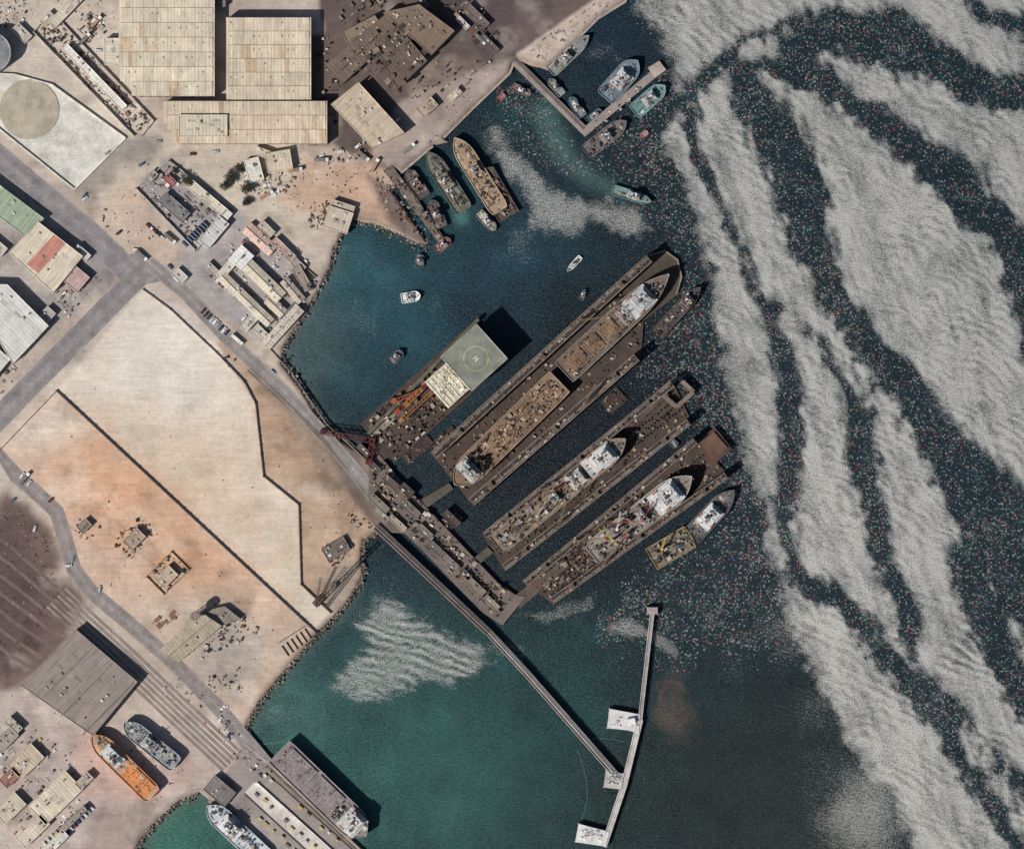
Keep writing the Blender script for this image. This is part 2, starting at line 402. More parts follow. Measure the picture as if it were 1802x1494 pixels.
mpw=N(nt,'ShaderNodeMapping'); mpw.inputs['Rotation'].default_value=(0,0,math.radians(25)); mpw.inputs['Scale'].default_value=(0.28,0.7,1)
links.new(pos,mpw.inputs['Vector']); nb=noise_(nt,mpw.outputs[0],1.0,3,0.6)
nc=noise_(nt,pos,0.06,4,0.6,0.5)
links.new(scalec(nt,aw.outputs['Color'],math_(nt,'MULTIPLY',mr(nt,nb,0.3,0.7,0.72,1.34),mr(nt,nc,0.3,0.7,0.85,1.15))),pw.inputs['Base Color'])
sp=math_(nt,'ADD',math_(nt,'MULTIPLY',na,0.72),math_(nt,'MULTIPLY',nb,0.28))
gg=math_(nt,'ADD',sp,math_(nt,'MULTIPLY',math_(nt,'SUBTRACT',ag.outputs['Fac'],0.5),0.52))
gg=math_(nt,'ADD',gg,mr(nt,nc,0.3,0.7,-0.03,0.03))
glint_fac=mr(nt,gg,0.49,0.83,0.0,1.0)  # sun glint areas drawn by mask, mixed in as pale rough gloss
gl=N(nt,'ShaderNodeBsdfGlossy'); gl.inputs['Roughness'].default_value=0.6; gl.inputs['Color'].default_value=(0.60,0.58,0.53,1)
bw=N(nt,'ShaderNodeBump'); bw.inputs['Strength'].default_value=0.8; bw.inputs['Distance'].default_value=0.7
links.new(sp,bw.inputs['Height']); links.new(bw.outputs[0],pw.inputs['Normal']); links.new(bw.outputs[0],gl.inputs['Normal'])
mx=N(nt,'ShaderNodeMixShader'); links.new(glint_fac,mx.inputs[0]); links.new(pw.outputs[0],mx.inputs[1]); links.new(gl.outputs[0],mx.inputs[2])
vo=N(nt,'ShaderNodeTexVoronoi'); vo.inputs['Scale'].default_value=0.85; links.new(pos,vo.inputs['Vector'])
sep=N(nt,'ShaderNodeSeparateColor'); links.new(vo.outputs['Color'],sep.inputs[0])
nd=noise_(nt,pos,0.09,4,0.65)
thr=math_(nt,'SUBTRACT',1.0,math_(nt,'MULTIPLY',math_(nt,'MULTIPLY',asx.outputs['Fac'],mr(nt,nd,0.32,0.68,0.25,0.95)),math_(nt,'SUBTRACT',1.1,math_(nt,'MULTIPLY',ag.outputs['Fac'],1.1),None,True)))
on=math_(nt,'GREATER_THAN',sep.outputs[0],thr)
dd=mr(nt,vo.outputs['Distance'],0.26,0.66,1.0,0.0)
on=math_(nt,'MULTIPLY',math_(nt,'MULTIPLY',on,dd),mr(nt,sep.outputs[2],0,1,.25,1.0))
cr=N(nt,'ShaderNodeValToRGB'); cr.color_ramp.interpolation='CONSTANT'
els=[(0,(0.62,0.14,0.15)),(0.12,(0.16,0.44,0.24)),(0.27,(0.52,0.51,0.47)),(0.82,(0.30,0.44,0.38)),(0.9,(0.29,0.3,0.52)),(0.94,(0.68,0.2,0.15))]  # coloured sun glints painted in as random gloss cells
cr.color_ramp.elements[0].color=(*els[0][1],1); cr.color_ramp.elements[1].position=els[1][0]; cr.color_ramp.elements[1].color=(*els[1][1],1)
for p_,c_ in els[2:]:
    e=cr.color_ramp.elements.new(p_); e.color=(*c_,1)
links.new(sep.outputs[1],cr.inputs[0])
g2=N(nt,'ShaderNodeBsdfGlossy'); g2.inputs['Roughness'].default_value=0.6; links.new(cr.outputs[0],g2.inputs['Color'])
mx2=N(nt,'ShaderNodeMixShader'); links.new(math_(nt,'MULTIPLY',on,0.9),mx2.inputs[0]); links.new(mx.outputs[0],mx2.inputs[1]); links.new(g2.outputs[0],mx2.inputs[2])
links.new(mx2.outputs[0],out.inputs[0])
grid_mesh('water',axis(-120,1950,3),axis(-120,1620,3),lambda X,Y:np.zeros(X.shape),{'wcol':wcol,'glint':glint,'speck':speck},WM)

# --------------------------------------------------------------- generic helpers
def R(cx,cy,L,W,a):
    a=math.radians(a);c,s=math.cos(a),-math.sin(a)
    return [(cx+u*L/2*c-v*W/2*s,cy+u*L/2*s+v*W/2*c) for u,v in ((-1,-1),(1,-1),(1,1),(-1,1))]
def wp(poly): return [P(*p) for p in poly]
BR=[(88,75,67),(108,94,82),(136,118,101),(66,56,52),(162,145,127),(112,78,68),(48,43,43),(186,175,161),(102,95,93)]
LT=[(210,202,190),(188,178,164),(160,149,140),(122,114,110),(92,86,86),(154,116,102),(222,218,212),(104,117,128),(150,134,114)]
def clutter(name,poly,n,smin,smax,hmax,pal,z=LZ,ang=None,rseed=None,make=True,mb=None):
    r=random.Random(rseed or zlib.crc32(name.encode())%999+len(poly)*7+int(poly[0][0]))
    mb=mb or MB(); xs=[p[0] for p in poly]; ys=[p[1] for p in poly]; k=0;t=0
    while k<n and t<n*20:
        t+=1; x=r.uniform(min(xs),max(xs)); y=r.uniform(min(ys),max(ys))
        if not inpoly(x,y,poly): continue
        k+=1; X,Y=P(x,y)
        a=math.radians((ang if ang is not None else r.uniform(0,180))+r.choice([0,0,0,90,r.uniform(-15,15)]))
        l=smin+(smax-smin)*r.random()**1.5; w=l*r.uniform(.3,1)
        h=r.uniform(.2,1)**1.6*hmax
        c=lin(r.choice(pal)); q=r.random()
        if q<.72: mb.box(X,Y,z,l,w,h,c,a)
        elif q<.86: mb.cyl(X,Y,z,w*.5,h,c,8)
        else:
            mb.rod((X-l*math.cos(a),Y-l*math.sin(a),z+h*.5),(X+l*math.cos(a),Y+l*math.sin(a),z+h*.5),.25,c)
    if make and mb.v: return mb.makew(name)
def windows_on(mb,poly,z0,h,r,col=(40,46,52)):
    for i in range(len(poly)):
        a=poly[i];b_=poly[(i+1)%len(poly)]
        dx,dy=b_[0]-a[0],b_[1]-a[1];l=math.hypot(dx,dy)
        if l<5: continue
        an=math.atan2(dy,dx);n=int(l/5)
        for lv in range(max(1,int(h/3.5))):
            for k in range(n):
                t=(k+.5)/n
                mb.box(a[0]+dx*t,a[1]+dy*t,z0+1.1+3.4*lv,1.6,0.14,1.3,lin(col),an)
        mb.box(a[0]+dx*.1+0,a[1]+dy*.1,z0,min(4,l*.15),0.2,min(h*.6,3.2),lin((90,96,100)),an)
def building(name,quad,h,roof,wall=None,kind='flat',ribrot=None,seed=1,stripes=None,vents=3,z=LZ):
    r=random.Random(seed+int(quad[0][0]*3+quad[0][1]))
    w=wp(quad); wall=wall or tuple(int(v*.85) for v in roof)
    A=Vector(w[0]);B=Vector(w[1]);C=Vector(w[2]);D=Vector(w[3])
    if (B-A).length<(C-B).length: A,B,C,D=B,C,D,A
    ax=math.atan2((B-A).y,(B-A).x); mb=MB(); rc=lin(roof)
    wl=[tuple(A),tuple(B),tuple(C),tuple(D)]
    if kind=='gable':
        m1=(A+D)/2;m2=(B+C)/2;rise=(D-A).length*.13
        vs=[(*A,z),(*B,z),(*C,z),(*D,z),(*A,z+h),(*B,z+h),(*C,z+h),(*D,z+h),(*m1,z+h+rise),(*m2,z+h+rise)]
        mb.add(vs,[(0,1,5,4),(2,3,7,6)],lin(wall)); mb.add(vs,[(1,2,6,9,5),(3,0,4,8,7)],lin(wall))
        mb.add(vs,[(4,5,9,8),(6,7,8,9)],rc,1)
        mb.rod((*m1,z+h+rise+.1),(*m2,z+h+rise+.1),.35,lin(tuple(int(v*.88) for v in roof)))
    else:
        mb.prism(wl,z,z+h,rc,1,lin(wall))
        pts=wl+[wl[0]]
        for i in range(4):
            mb.rod((*pts[i],z+h+.2),(*pts[i+1],z+h+.2),.3,lin(tuple(min(255,int(v*1.06)) for v in roof)))
    windows_on(mb,wl,z,h,r)
    for i in range(vents):
        u,v=r.uniform(.1,.9),r.uniform(.15,.85); p=A+(B-A)*u+(D-A)*v
        rz=z+h+( (D-A).length*.13*(1-abs(2*v-1)) if kind=='gable' else 0)
        mb.box(p.x,p.y,rz,r.uniform(.8,2.4),r.uniform(.8,1.8),r.uniform(.5,1.2),lin(r.choice([(200,196,190),(120,112,108),(170,160,150)])),ax)
        if kind!='gable' and (D-A).length>5:
            u,v=r.uniform(.15,.8),r.uniform(.25,.75); p=A+(B-A)*u+(D-A)*v; g=r.uniform(.65,1.12)
            mb.box(p.x,p.y,z+h,r.uniform(2,6),r.uniform(1,3),.06+.01*i,tuple(q*g for q in rc),ax)
    if stripes:
        for u0,u1,c in stripes:
            q=[tuple(A+(B-A)*u0+(D-A)*.03),tuple(A+(B-A)*u1+(D-A)*.03),tuple(A+(B-A)*u1+(D-A)*.97),tuple(A+(B-A)*u0+(D-A)*.97)]
            mb.prism(q,z+h,z+h+.25,lin(c),1)
    cx=(A+C)/2
    return mb.make(name,(cx.x,cx.y,z),ax if ribrot is None else ribrot,True)

# ------------------------------------------------------------- ships
def ship(name,st,bw_,Wp,hull,deck,z0=-0.6,hh=5,sup=None,hold=None,cranes=(),seed=1,bl=.26,stern=.8,rim=None,masts=1,hatches=None,full=2.6):
    r=random.Random(seed); a=P(*st); b_=P(*bw_); L=math.hypot(b_[0]-a[0],b_[1]-a[1]); W=Wp*S*.97; an=math.atan2(b_[1]-a[1],b_[0]-a[0])
    mb=MB(); us=[0,.03,.07]+[.07+(1-bl-.07)*i/4 for i in range(1,5)]+[1-bl+bl*i/8 for i in range(1,8)]+[1-bl*.05,1]
    def hw(u):
        if u<.07: return stern+(1-stern)*math.sin(u/.07*math.pi/2)
        if u>1-bl: t=(u-1+bl)/bl; return max(0.06,(1-min(1,t)**full)**.85)
        return 1
    def ring(k,z,inset=0,sh=0):
        pts=[];
        for u in us: pts.append((u,-1))
        for u in reversed(us): pts.append((u,1))
        o=[]
        for u,sd in pts:
            x=(u-.5)*L
            if inset: x=max(-L/2+inset,min(L/2-inset*1.6,x))
            zz=z+sh*max(0,(u-.7)/.3)**2*1.6
            yy=max(0,hw(u)*W/2*k-inset)
            o.append((x*(1-(1-k)*.3),sd*yy,zz))
        return o
    top=z0+hh
    rs=[ring(.8,z0),ring(.98,z0+hh*.45),ring(1,top+.9,0,1),ring(1,top+.9,.45,1),ring(1,top,.45,1)]
    n=len(rs[0]); o=len(mb.v)
    cols=[lin(hull),lin(hull),lin(rim or tuple(min(255,int(v*1.15+15)) for v in hull)),lin(deck)]
    for i,rg in enumerate(rs): mb.v.extend(rg)
    for i in range(4):
        for k in range(n):
            j=(k+1)%n
            mb.f.append([o+i*n+k,o+i*n+j,o+(i+1)*n+j,o+(i+1)*n+k]); mb.c.append(cols[i]); mb.m.append(0)
    mb.f.append([o+4*n+k for k in range(n)]); mb.c.append(lin(deck)); mb.m.append(0)
    if sup:
        for (u,lf,wf,tiers,col) in (sup if isinstance(sup,list) else [sup]):
            cx=(u-.5)*L; l=lf*L; w=wf*W; z=top
            for t in range(tiers):
                g=r.uniform(.62,.86)
                mb.box(cx,0,z,l,w,2.4,tuple(v*.85 for v in lin(col))); mb.box(cx,0,z+1.2,l+.16,w+.16,.7,lin((34,40,48)))
                mb.box(cx,0,z+2.4,l+.5,w+.5,.15,tuple(v*g for v in lin(col)))
                for k in range(16):
                    s_=.35+1.6*r.random()**1.7
                    mb.box(cx+r.uniform(-.46,.46)*l,r.uniform(-.44,.44)*w,z+2.5,s_*1.3,s_,r.uniform(.3,1.2),lin(r.choice([(220,220,215),(170,160,148),(110,108,106),(60,60,64),(138,124,110),(84,88,96),(120,92,76)])))
                mb.rod((cx-l*.5,-w*.5,z+3.2),(cx-l*.5,w*.5,z+3.2),.08,lin((220,220,216)))
                mb.rod((cx-l*.1,-w*.5,z+2.8),(cx-l*.1,w*.5,z+2.8),.14,lin((70,70,74)))
                z+=2.55; l*=.72; w*=.8; cx+=l*.07
            if W>8 :
                for sd in (-1,1):
                    mb.box((u-.5)*L-lf*L*.2,sd*wf*W*.46,top+3,min(4.2,lf*L*.3),1.2,1.1,lin((180,104,70)),0,0,.7)
            mb.box(cx-l*.3,0,z,max(1,l*.3),max(.8,w*.3),2.2,lin(r.choice([(60,66,80),(120,70,64),(90,90,94)])),0,0,.8)
            mb.cyl(cx+l*.15,0,z,.25,min(9,L*.12),lin((200,200,196)),6)
            mb.box(cx+l*.15,0,z+min(9,L*.12)*.7,.3,2.6,.25,lin((210,210,205)))
            mb.cyl(cx,w*.3,z,.7,1.1,lin((232,232,230)),8)
    if hatches:
        for (u0,u1,nn,wf,col) in hatches:
            for k in range(nn):
                cc=u0+(u1-u0)*(k+.5)/nn
                mb.box((cc-.5)*L,0,top,(u1-u0)/nn*L*.9,W*wf,1.3,lin(col))
                for j in range(6): mb.box((cc-.5)*L+(j-2.5)/6*(u1-u0)/nn*L*.88,0,top+1.3,.25,W*wf*.98,.15,lin(tuple(int(v*.8) for v in col)))
                for j in range(26):
                    g=r.uniform(.5,1.1); s_=.3+1.5*r.random()**2
                    mb.box((cc-.5)*L+r.uniform(-.42,.42)*(u1-u0)/nn*L,r.uniform(-.45,.45)*W*wf,top+1.3,s_*1.4,s_,.3+j*.012,tuple(v*g for v in lin(col)),r.choice([0,0,.8,1.57]))
    if hold:
        for (u0,u1,nn,pl,hm) in (hold if isinstance(hold,list) else [hold]):
            for k in range(nn):
                u=r.uniform(u0,u1); v=r.uniform(-.85,.85)*max(0,hw(u)*(W/2)-.9)
                l=.5+2.8*r.random()**1.8; g=r.uniform(.6,1.05)
                q=r.random(); cc=tuple(x*g for x in lin(r.choice(pl)))
                if q<.8: mb.box((u-.5)*L,v,top,l,l*r.uniform(.25,1),r.uniform(.2,1)**1.5*hm,cc,r.choice([0,0,math.pi/2,r.uniform(0,3)]))
                else: mb.rod(((u-.5)*L-l*1.5,v,top+1),((u-.5)*L+l*1.5,v+r.uniform(-1,1),top+1),.2,cc)
    for (u,v,ln,ang,col) in cranes:
        x=(u-.5)*L;y=v*W/2; mb.cyl(x,y,top,.9,6,lin(col),8)
        mb.box(x,y,top+6,2.0,1.8,1.6,lin(col))
        aa=math.radians(ang); mb.lattice((x,y,top+7),(x+ln*math.cos(aa),y+ln*math.sin(aa),top+9),.8,.14,lin(col))
    for k in range(masts):
        u=.86-.5*k; mb.cyl((u-.5)*L,0,top,.3,min(10,L*.13),lin((190,186,178)),6,0,.15)
    mb.box((.88-.5)*L,0,top+.6,L*.025+.4,W*.2,.9,lin((80,80,84)))
    for sd in (-1,1):
        for u in (.1,.35,.62,.8):
            mb.cyl((u-.5)*L,sd*max(0,hw(u)*(W/2)-1),top,.3,.7,lin((60,60,62)),6)
    return mb.make(name,((a[0]+b_[0])/2,(a[1]+b_[1])/2,0),an)

OR=[(180,148,116),(162,130,100),(196,170,140),(136,106,84),(104,84,72),(212,200,182),(80,64,57),(60,51,49)]
# ------------------------------------------------------------- floating docks
def dock(name,l0,l1,r0,r1,ww,seed,h=12,deckc=(78,66,59),topc=(96,84,76)):
    r=random.Random(seed); mb=MB(); a,b_,c,d=P(*l0),P(*l1),P(*r1),P(*r0)
    mb.prism([a,b_,c,d],-1.5,1.4,lin(deckc),2)
    for (p,q,inn) in ((a,b_,d),(d,c,a)):
        p=Vector(p);q=Vector(q);dr=(q-p);L=dr.length;dr.normalize();nr=Vector((-dr.y,dr.x))
        if (Vector(inn)-p).dot(nr)<0: nr=-nr
        w=ww*S; c0=p+nr*w/2; c1=q+nr*w/2
        mb.strip([tuple(c0+dr*1),tuple(c1-dr*2)],w,1.4,h,lin(topc),0)
        an=math.atan2(dr.y,dr.x)
        mb.strip([tuple(c0+nr*w*.18+dr*2),tuple(c1+nr*w*.18-dr*3)],w*.3,h,h+.12,lin((58,50,48)),0)
        mb.strip([tuple(c0-nr*w*.2+dr*2),tuple(c1-nr*w*.2-dr*3)],w*.08,h,h+.3,lin((146,129,112)),0)
        for sd in (-.48,.48):
            mb.rod((*(c0+nr*w*sd+dr),h+1),(*(c1+nr*w*sd-dr*2),h+1),.16,lin((170,155,139)))
            k=1.5
            while k<L-2:
                pp=c0+dr*k+nr*w*sd; mb.rod((pp.x,pp.y,h),(pp.x,pp.y,h+1),.1,lin((150,134,118))); k+=4
        for k in range(int(L/1.5)):
            t=r.uniform(0.01,.98)*L; v=r.uniform(-.38,.38)*w; pp=c0+dr*t+nr*v
            s_=.4+2*r.random()**1.6; mb.box(pp.x,pp.y,h,s_,s_*r.uniform(.3,.8),r.uniform(.3,1.6),lin(r.choice(BR+[(160,142,122)])),an)
        for t in (.12,.5,.86):
            pp=c0+dr*(L*t); mb.box(pp.x,pp.y,h,4,w*.6,2.2,lin((124,108,94)),an); mb.box(pp.x,pp.y,h+2.2,3,w*.4,.5,lin((90,79,71)),an)
        t=r.choice([.3,.68]); pp=c0+dr*(L*t)
        mb.lattice((pp.x,pp.y,h),(pp.x,pp.y,h+9),1.6,.2,lin((124,106,80)))
        e=pp+nr*12*r.choice([.4,.8])+dr*14; mb.lattice((pp.x,pp.y,h+9),(e.x,e.y,h+12),1.0,.14,lin((134,114,88)))
        k=3
        while k<L-3:
            pp=c0+dr*k+nr*(w/2); mb.box(pp.x,pp.y,1.4,.3,.35,h-2,lin((70,59,52)),an); k+=5
    A=Vector(a);B=Vector(b_);D=Vector(d);C=Vector(c)
    for k in range(1,60):
        t=k/60
        for s_ in (.38,.5,.62):
            p=(A*(1-t)+B*t)*(1-s_)+(D*(1-t)+C*t)*s_; mb.box(p.x+r.uniform(-.3,.3),p.y+r.uniform(-.3,.3),1.4,.9,1.4,1.3,tuple(v*r_ for v,r_ in zip(lin((72,63,57)),[r.uniform(.6,1.15)]*3)),math.atan2(B.y-A.y,B.x-A.x))
    for k in range(420):
        t=r.uniform(.01,.99);s_=r.uniform(.14,.86)
        p=(A*(1-t)+B*t)*(1-s_)+(D*(1-t)+C*t)*s_; s1=.3+2.4*r.random()**2
        mb.box(p.x,p.y,1.4,s1,s1*r.uniform(.3,1),r.uniform(.2,1.6),lin(r.choice(BR)),r.uniform(0,3))
    return mb.makew(name)
dock('floating_dry_dock',(757,797),(1140,448),(833,890),(1128,632),15,3,h=16)
dock('floating_dry_dock',(848,938),(1182,668),(888,1004),(1218,744),12,4,h=14)
dock('floating_dry_dock',(918,1022),(1222,768),(972,1062),(1284,838),12,5,h=14)
mb=MB()
mb.prism(wp([(1040,550),(1142,448),(1172,440),(1194,456),(1200,490),(1190,520),(1120,575),(1080,600)]),-1.5,1.3,lin((80,71,60)),2)
pts=wp([(1142,450),(1170,442),(1192,458),(1199,488),(1190,518)]); mb.strip(pts,1.2,1.3,2.6,lin((124,118,96)),0)
mb.makew('dock_apron_platform')
mb=MB()
q=[(1160,690),(1192,664),(1220,690),(1190,716)]
for i in range(4):
    mb.strip([P(*q[i]),P(*q[(i+1)%4])],3.0,-1,6+.01*i,lin((120,107,96)),0)
mb.strip([P(1120,735),P(1172,690)],6,-1,5.8,lin((90,78,71)),0)
mb.makew('dock_access_frame')
mb=MB(); mb.prism(wp([(1226,775),(1258,752),(1288,790),(1250,822)]),-1,4,lin((88,64,55)),0)
mb.prism(wp([(1232,778),(1256,760),(1280,788),(1252,810)]),4,5.5,lin((102,76,64)),0); mb.makew('rusty_pontoon')

GW=[(216,213,206),(188,184,176),(146,142,138),(96,96,100),(60,60,66),(170,152,132),(114,100,90),(84,74,68)]
ship('cargo_ship',(985,672),(800,852),54,(62,46,44),(130,106,84),z0=2.6,hh=9,sup=[(.86,.1,.8,3,(206,204,198))],
  hold=[(.03,.72,360,OR,1.8),(.7,.8,80,[(40,38,42),(58,50,50),(76,68,66)],5),(.8,.97,70,GW,2)],seed=3,bl=.2,rim=(166,146,128),cranes=[(.76,.1,12,60,(50,46,46))],stern=.95)
ship('supply_ship',(992,656),(1176,484),50,(40,46,60),(112,96,82),z0=2.6,hh=9,sup=[(.72,.2,.78,3,(206,206,204)),(.58,.08,.6,1,(180,176,170))],
  hold=[(.03,.55,230,OR+BR,1.6),(.55,.92,150,GW+[(74,82,100),(60,70,90)],3)],seed=5,bl=.34,rim=(136,136,138),hatches=[(.05,.5,3,.6,(132,106,84))],stern=.95,full=2.0)
ship('cargo_ship',(872,958),(1100,772),46,(48,44,48),(132,117,100),z0=2.6,hh=9,sup=[(.8,.2,.8,3,(218,216,210)),(.62,.1,.6,2,(200,195,184)),(.45,.05,.5,2,(196,189,175))],
  hold=[(.03,.7,300,OR+GW+BR,2.4),(.6,.97,150,GW,2.4)],seed=7,bl=.2,rim=(126,110,104),masts=2,cranes=[(.55,.2,15,170,(140,88,76)),(.3,-.3,12,20,(186,177,162))])
ship('research_ship',(1042,978),(1216,838),52,(60,62,68),(136,125,114),z0=2.6,hh=9,sup=[(.74,.24,.8,3,(222,220,216)),(.5,.06,.5,2,(200,198,194))],
  hold=[(.03,.6,200,GW+[(156,78,68)],3),(.6,.97,110,GW,2)],seed=9,bl=.26,rim=(168,167,165),cranes=[(.4,.3,16,150,(162,80,70)),(.32,-.3,14,195,(162,86,76)),(.2,0,13,100,(182,162,84)),(.48,-.2,15,20,(154,80,70)),(.28,.4,13,40,(208,205,199))],full=2.2)
clutter('dock_floor_machinery',[(935,1018),(1050,925),(1085,965),(975,1050)],300,.6,3.6,2.2,BR+[(146,128,110),(118,68,58),(60,56,56),(44,40,42)],z=1.45,ang=40)
clutter('dock_floor_machinery',[(858,938),(900,905),(925,935),(890,975)],60,.6,3,1.8,BR,z=1.45,ang=40)
ship('tug_boat',(1212,948),(1292,862),40,(30,34,46),(96,92,92),hh=4,sup=[(.45,.36,.74,3,(226,226,224))],hold=[(.05,.95,100,GW,1.6)],seed=11,bl=.4,rim=(56,60,70),full=2.2)
ship('work_barge',(1146,984),(1216,942),44,(60,52,44),(124,112,98),hh=3,hold=[(.05,.95,150,GW+BR+[(186,160,70),(60,78,110)],3)],seed=12,bl=.05,stern=1,rim=(154,138,80),cranes=[(.3,.3,9,40,(190,162,70))])
ship('supply_boat',(1152,592),(1232,506),26,(24,28,38),(78,70,68),hh=5,sup=[(.7,.2,.7,2,(100,94,92))],hold=[(.05,.6,60,BR,1.8)],seed=13,bl=.35,rim=(74,68,66))
# ------------------------------------------------------------- helideck barge
mb=MB(); AX=42
mb.prism(wp(R(765,690,270,92,AX)),-1.2,4,lin((76,64,58)),2)
mb.strip([P(648,764),P(842,562)],2.4,4,6.5,lin((100,96,82)),0)
mb.strip([P(656,770),P(770,656)],4,4,4.8,lin((136,129,114)),0)
for k in range(260):
    u=rnd.uniform(-.48,.1);v=rnd.uniform(-.45,.45);a=math.radians(AX);c,s_=math.cos(a),-math.sin(a)
    x=765+u*270*c-v*92*s_;y=690+u*270*s_+v*92*c;X,Y=P(x,y);l=.6+3*rnd.random()**1.8
    mb.box(X,Y,4,l,l*rnd.uniform(.3,1),rnd.uniform(.3,3),lin(rnd.choice(BR+[(118,64,54),(60,50,46)])),math.radians(AX)+rnd.choice([0,1.57]))
for (p,q,cl) in (((700,724),(752,676),(146,60,46)),((694,706),(738,690),(164,88,56)),((706,740),(762,690),(154,112,68)),((716,712),(744,684),(174,138,66))):
    a=P(*p);b_=P(*q); mb.lattice((*a,9),(*b_,13),2.2,.26,lin(cl)); mb.cyl(*a,4,1.3,5,lin(cl),8)
    mb.box(*a,8,4,3,2.4,lin(cl),.7)
mb.prism(wp(R(793,674,66,62,AX)),4,14,lin((204,193,172)),1,lin((180,172,158)))
for k in range(8):
    u=-.45+.13*k
    a=math.radians(AX);c,s_=math.cos(a),-math.sin(a)
    f_=lambda u,v:P(793+u*66*c-v*62*s_,674+u*66*s_+v*62*c)
    mb.rod((*f_(u,-.48),14.5),(*f_(u,.48),14.5),.3,lin((234,227,208))); mb.rod((*f_(-.48,u),15),(*f_(.48,u),15),.25,lin((226,217,199)))
    mb.box(*f_(rnd.uniform(-.4,.4),rnd.uniform(-.4,.4)),14,rnd.uniform(1.5,4),rnd.uniform(1,3),rnd.uniform(1,2.4),lin(rnd.choice([(236,230,214),(214,201,180),(150,136,120)])),.7)
for k in range(14):
    mb.rod((*f_(rnd.uniform(-.5,.5),rnd.uniform(-.5,.5)),16),(*f_(rnd.uniform(-.5,.5),rnd.uniform(-.5,.5)),18),.22,lin((230,221,198)))
HD=R(835,630,84,80,AX); mb.prism(wp(HD),19,20,lin((128,129,117)),2,lin((80,84,80)))
mb.prism(wp(R(838,634,74,70,AX)),4,18,lin((90,88,84)),0)
w=wp(HD)
for i in range(4):
    a=w[i];b_=w[(i+1)%4]; mb.rod((*a,20.1),(*b_,20.1),.4,lin((160,161,150)))
    for t in (.1,.5,.9):
        mb.rod((a[0]+(b_[0]-a[0])*t,a[1]+(b_[1]-a[1])*t,4),(a[0]+(b_[0]-a[0])*t,a[1]+(b_[1]-a[1])*t,19),.4,lin((120,120,112)))
hx,hy=P(838,632)
def ringm(mb,cx,cy,r0,r1,z,col,n=48):
    vs=[];
    for i in range(n):
        t=2*math.pi*i/n; vs+=[(cx+r0*math.cos(t),cy+r0*math.sin(t),z),(cx+r1*math.cos(t),cy+r1*math.sin(t),z)]
    mb.add(vs,[(2*i,2*i+1,(2*i+3)%(2*n),(2*i+2)%(2*n)) for i in range(n)],col)
ringm(mb,hx,hy,8.3,9.0,20.05,lin((172,165,124))); ringm(mb,hx,hy,4.2,4.5,20.05,lin((158,160,146)))
ta=math.radians(-50)
for dx_ in (-1.0,1.0): mb.box(hx+dx_*math.cos(ta),hy+dx_*math.sin(ta),20.02,.6,3.6,.06,lin((216,216,206)),ta)
mb.box(hx,hy,20.02,1.5,.6,.05,lin((216,216,206)),ta)
mb.makew('helideck_accommodation_barge')
mb=MB(); a=P(568,760);b_=P(656,776);c_=P(650,812)
mb.lattice((*a,6),(*b_,8),3.0,.3,lin((104,46,50))); mb.lattice((*b_,8),(*c_,6),3.0,.3,lin((98,44,48)))
mb.box(*b_,LZ,4,4,6,lin((84,40,44))); mb.box(*c_,LZ,5,4,4,lin((100,46,48)))
mb.box(*a,LZ,3,3,3.2,lin((84,40,44))); mb.makew('red_lattice_boom_crane')

# ------------------------------------------------------------- dock service pier
mb=MB()
pier=[(650,808),(668,800),(700,840),(730,872),(765,908),(800,945),(838,985),(876,1025),(905,1045),(925,1050),(884,1100),(850,1078),(812,1040),(760,985),(712,938),(664,936),(648,900)]
mb.prism(wp(pier),-1.5,3.2,lin((114,102,94)),2)
mb.prism(wp([(905,1048),(990,985),(1000,998),(915,1070)]),-1.5,2.6,lin((92,80,72)),2)
mb.prism(wp([(730,885),(790,850),(798,860),(745,898)]),-1.5,2.6,lin((92,84,74)),2)
mb.prism(wp([(830,985),(858,962),(868,972),(842,994)]),-1.5,2.6,lin((92,84,74)),2)
mb.prism(wp([(640,792),(690,752),(720,790),(668,812)]),-1.5,2.4,lin((78,68,62)),2)
mb.makew('service_pier')
clutter('pier_equipment',[(655,815),(668,805),(730,875),(800,950),(876,1030),(900,1050),(875,1085),(812,1030),(740,955),(690,915),(655,880)],360,.5,3.6,2.6,BR+[(166,149,130),(190,180,166),(60,54,54)],z=3.2,ang=-42)
for (x,y,L,W,c) in ((668,886,40,13,(128,118,106)),(672,906,30,11,(144,133,117)),(724,896,34,14,(112,101,92)),(700,920,36,10,(158,147,131)),(748,935,30,12,(120,109,100)),(768,965,34,12,(106,98,94)),(792,988,36,12,(126,116,107)),(835,1030,44,14,(132,119,106)),(866,1060,30,10,(144,129,114)),(795,912,34,12,(80,70,64)),(820,1010,20,10,(90,82,78)),(690,850,34,12,(94,81,74)),(716,862,26,14,(78,66,60)),(640,792,24,10,(100,90,82)),(660,822,22,10,(90,78,72))):
    building('workshop_container',R(x,y,L,W,-43),3.0,c,vents=2,z=3.2 if x>650 else LZ)
for (x,y,L,W,a) in ((795,915,36,24,42),(1080,705,40,30,42),(735,792,60,20,40),(780,770,50,14,40)):
    mb=MB(); mb.prism(wp(R(x,y,L,W,a)),-.6,1.2,lin((66,56,52)),2); clutter('x',R(x,y,L*.9,W*.9,a),26,.6,2.5,1.5,BR,z=1.2,make=False,mb=mb); mb.makew('work_pontoon')

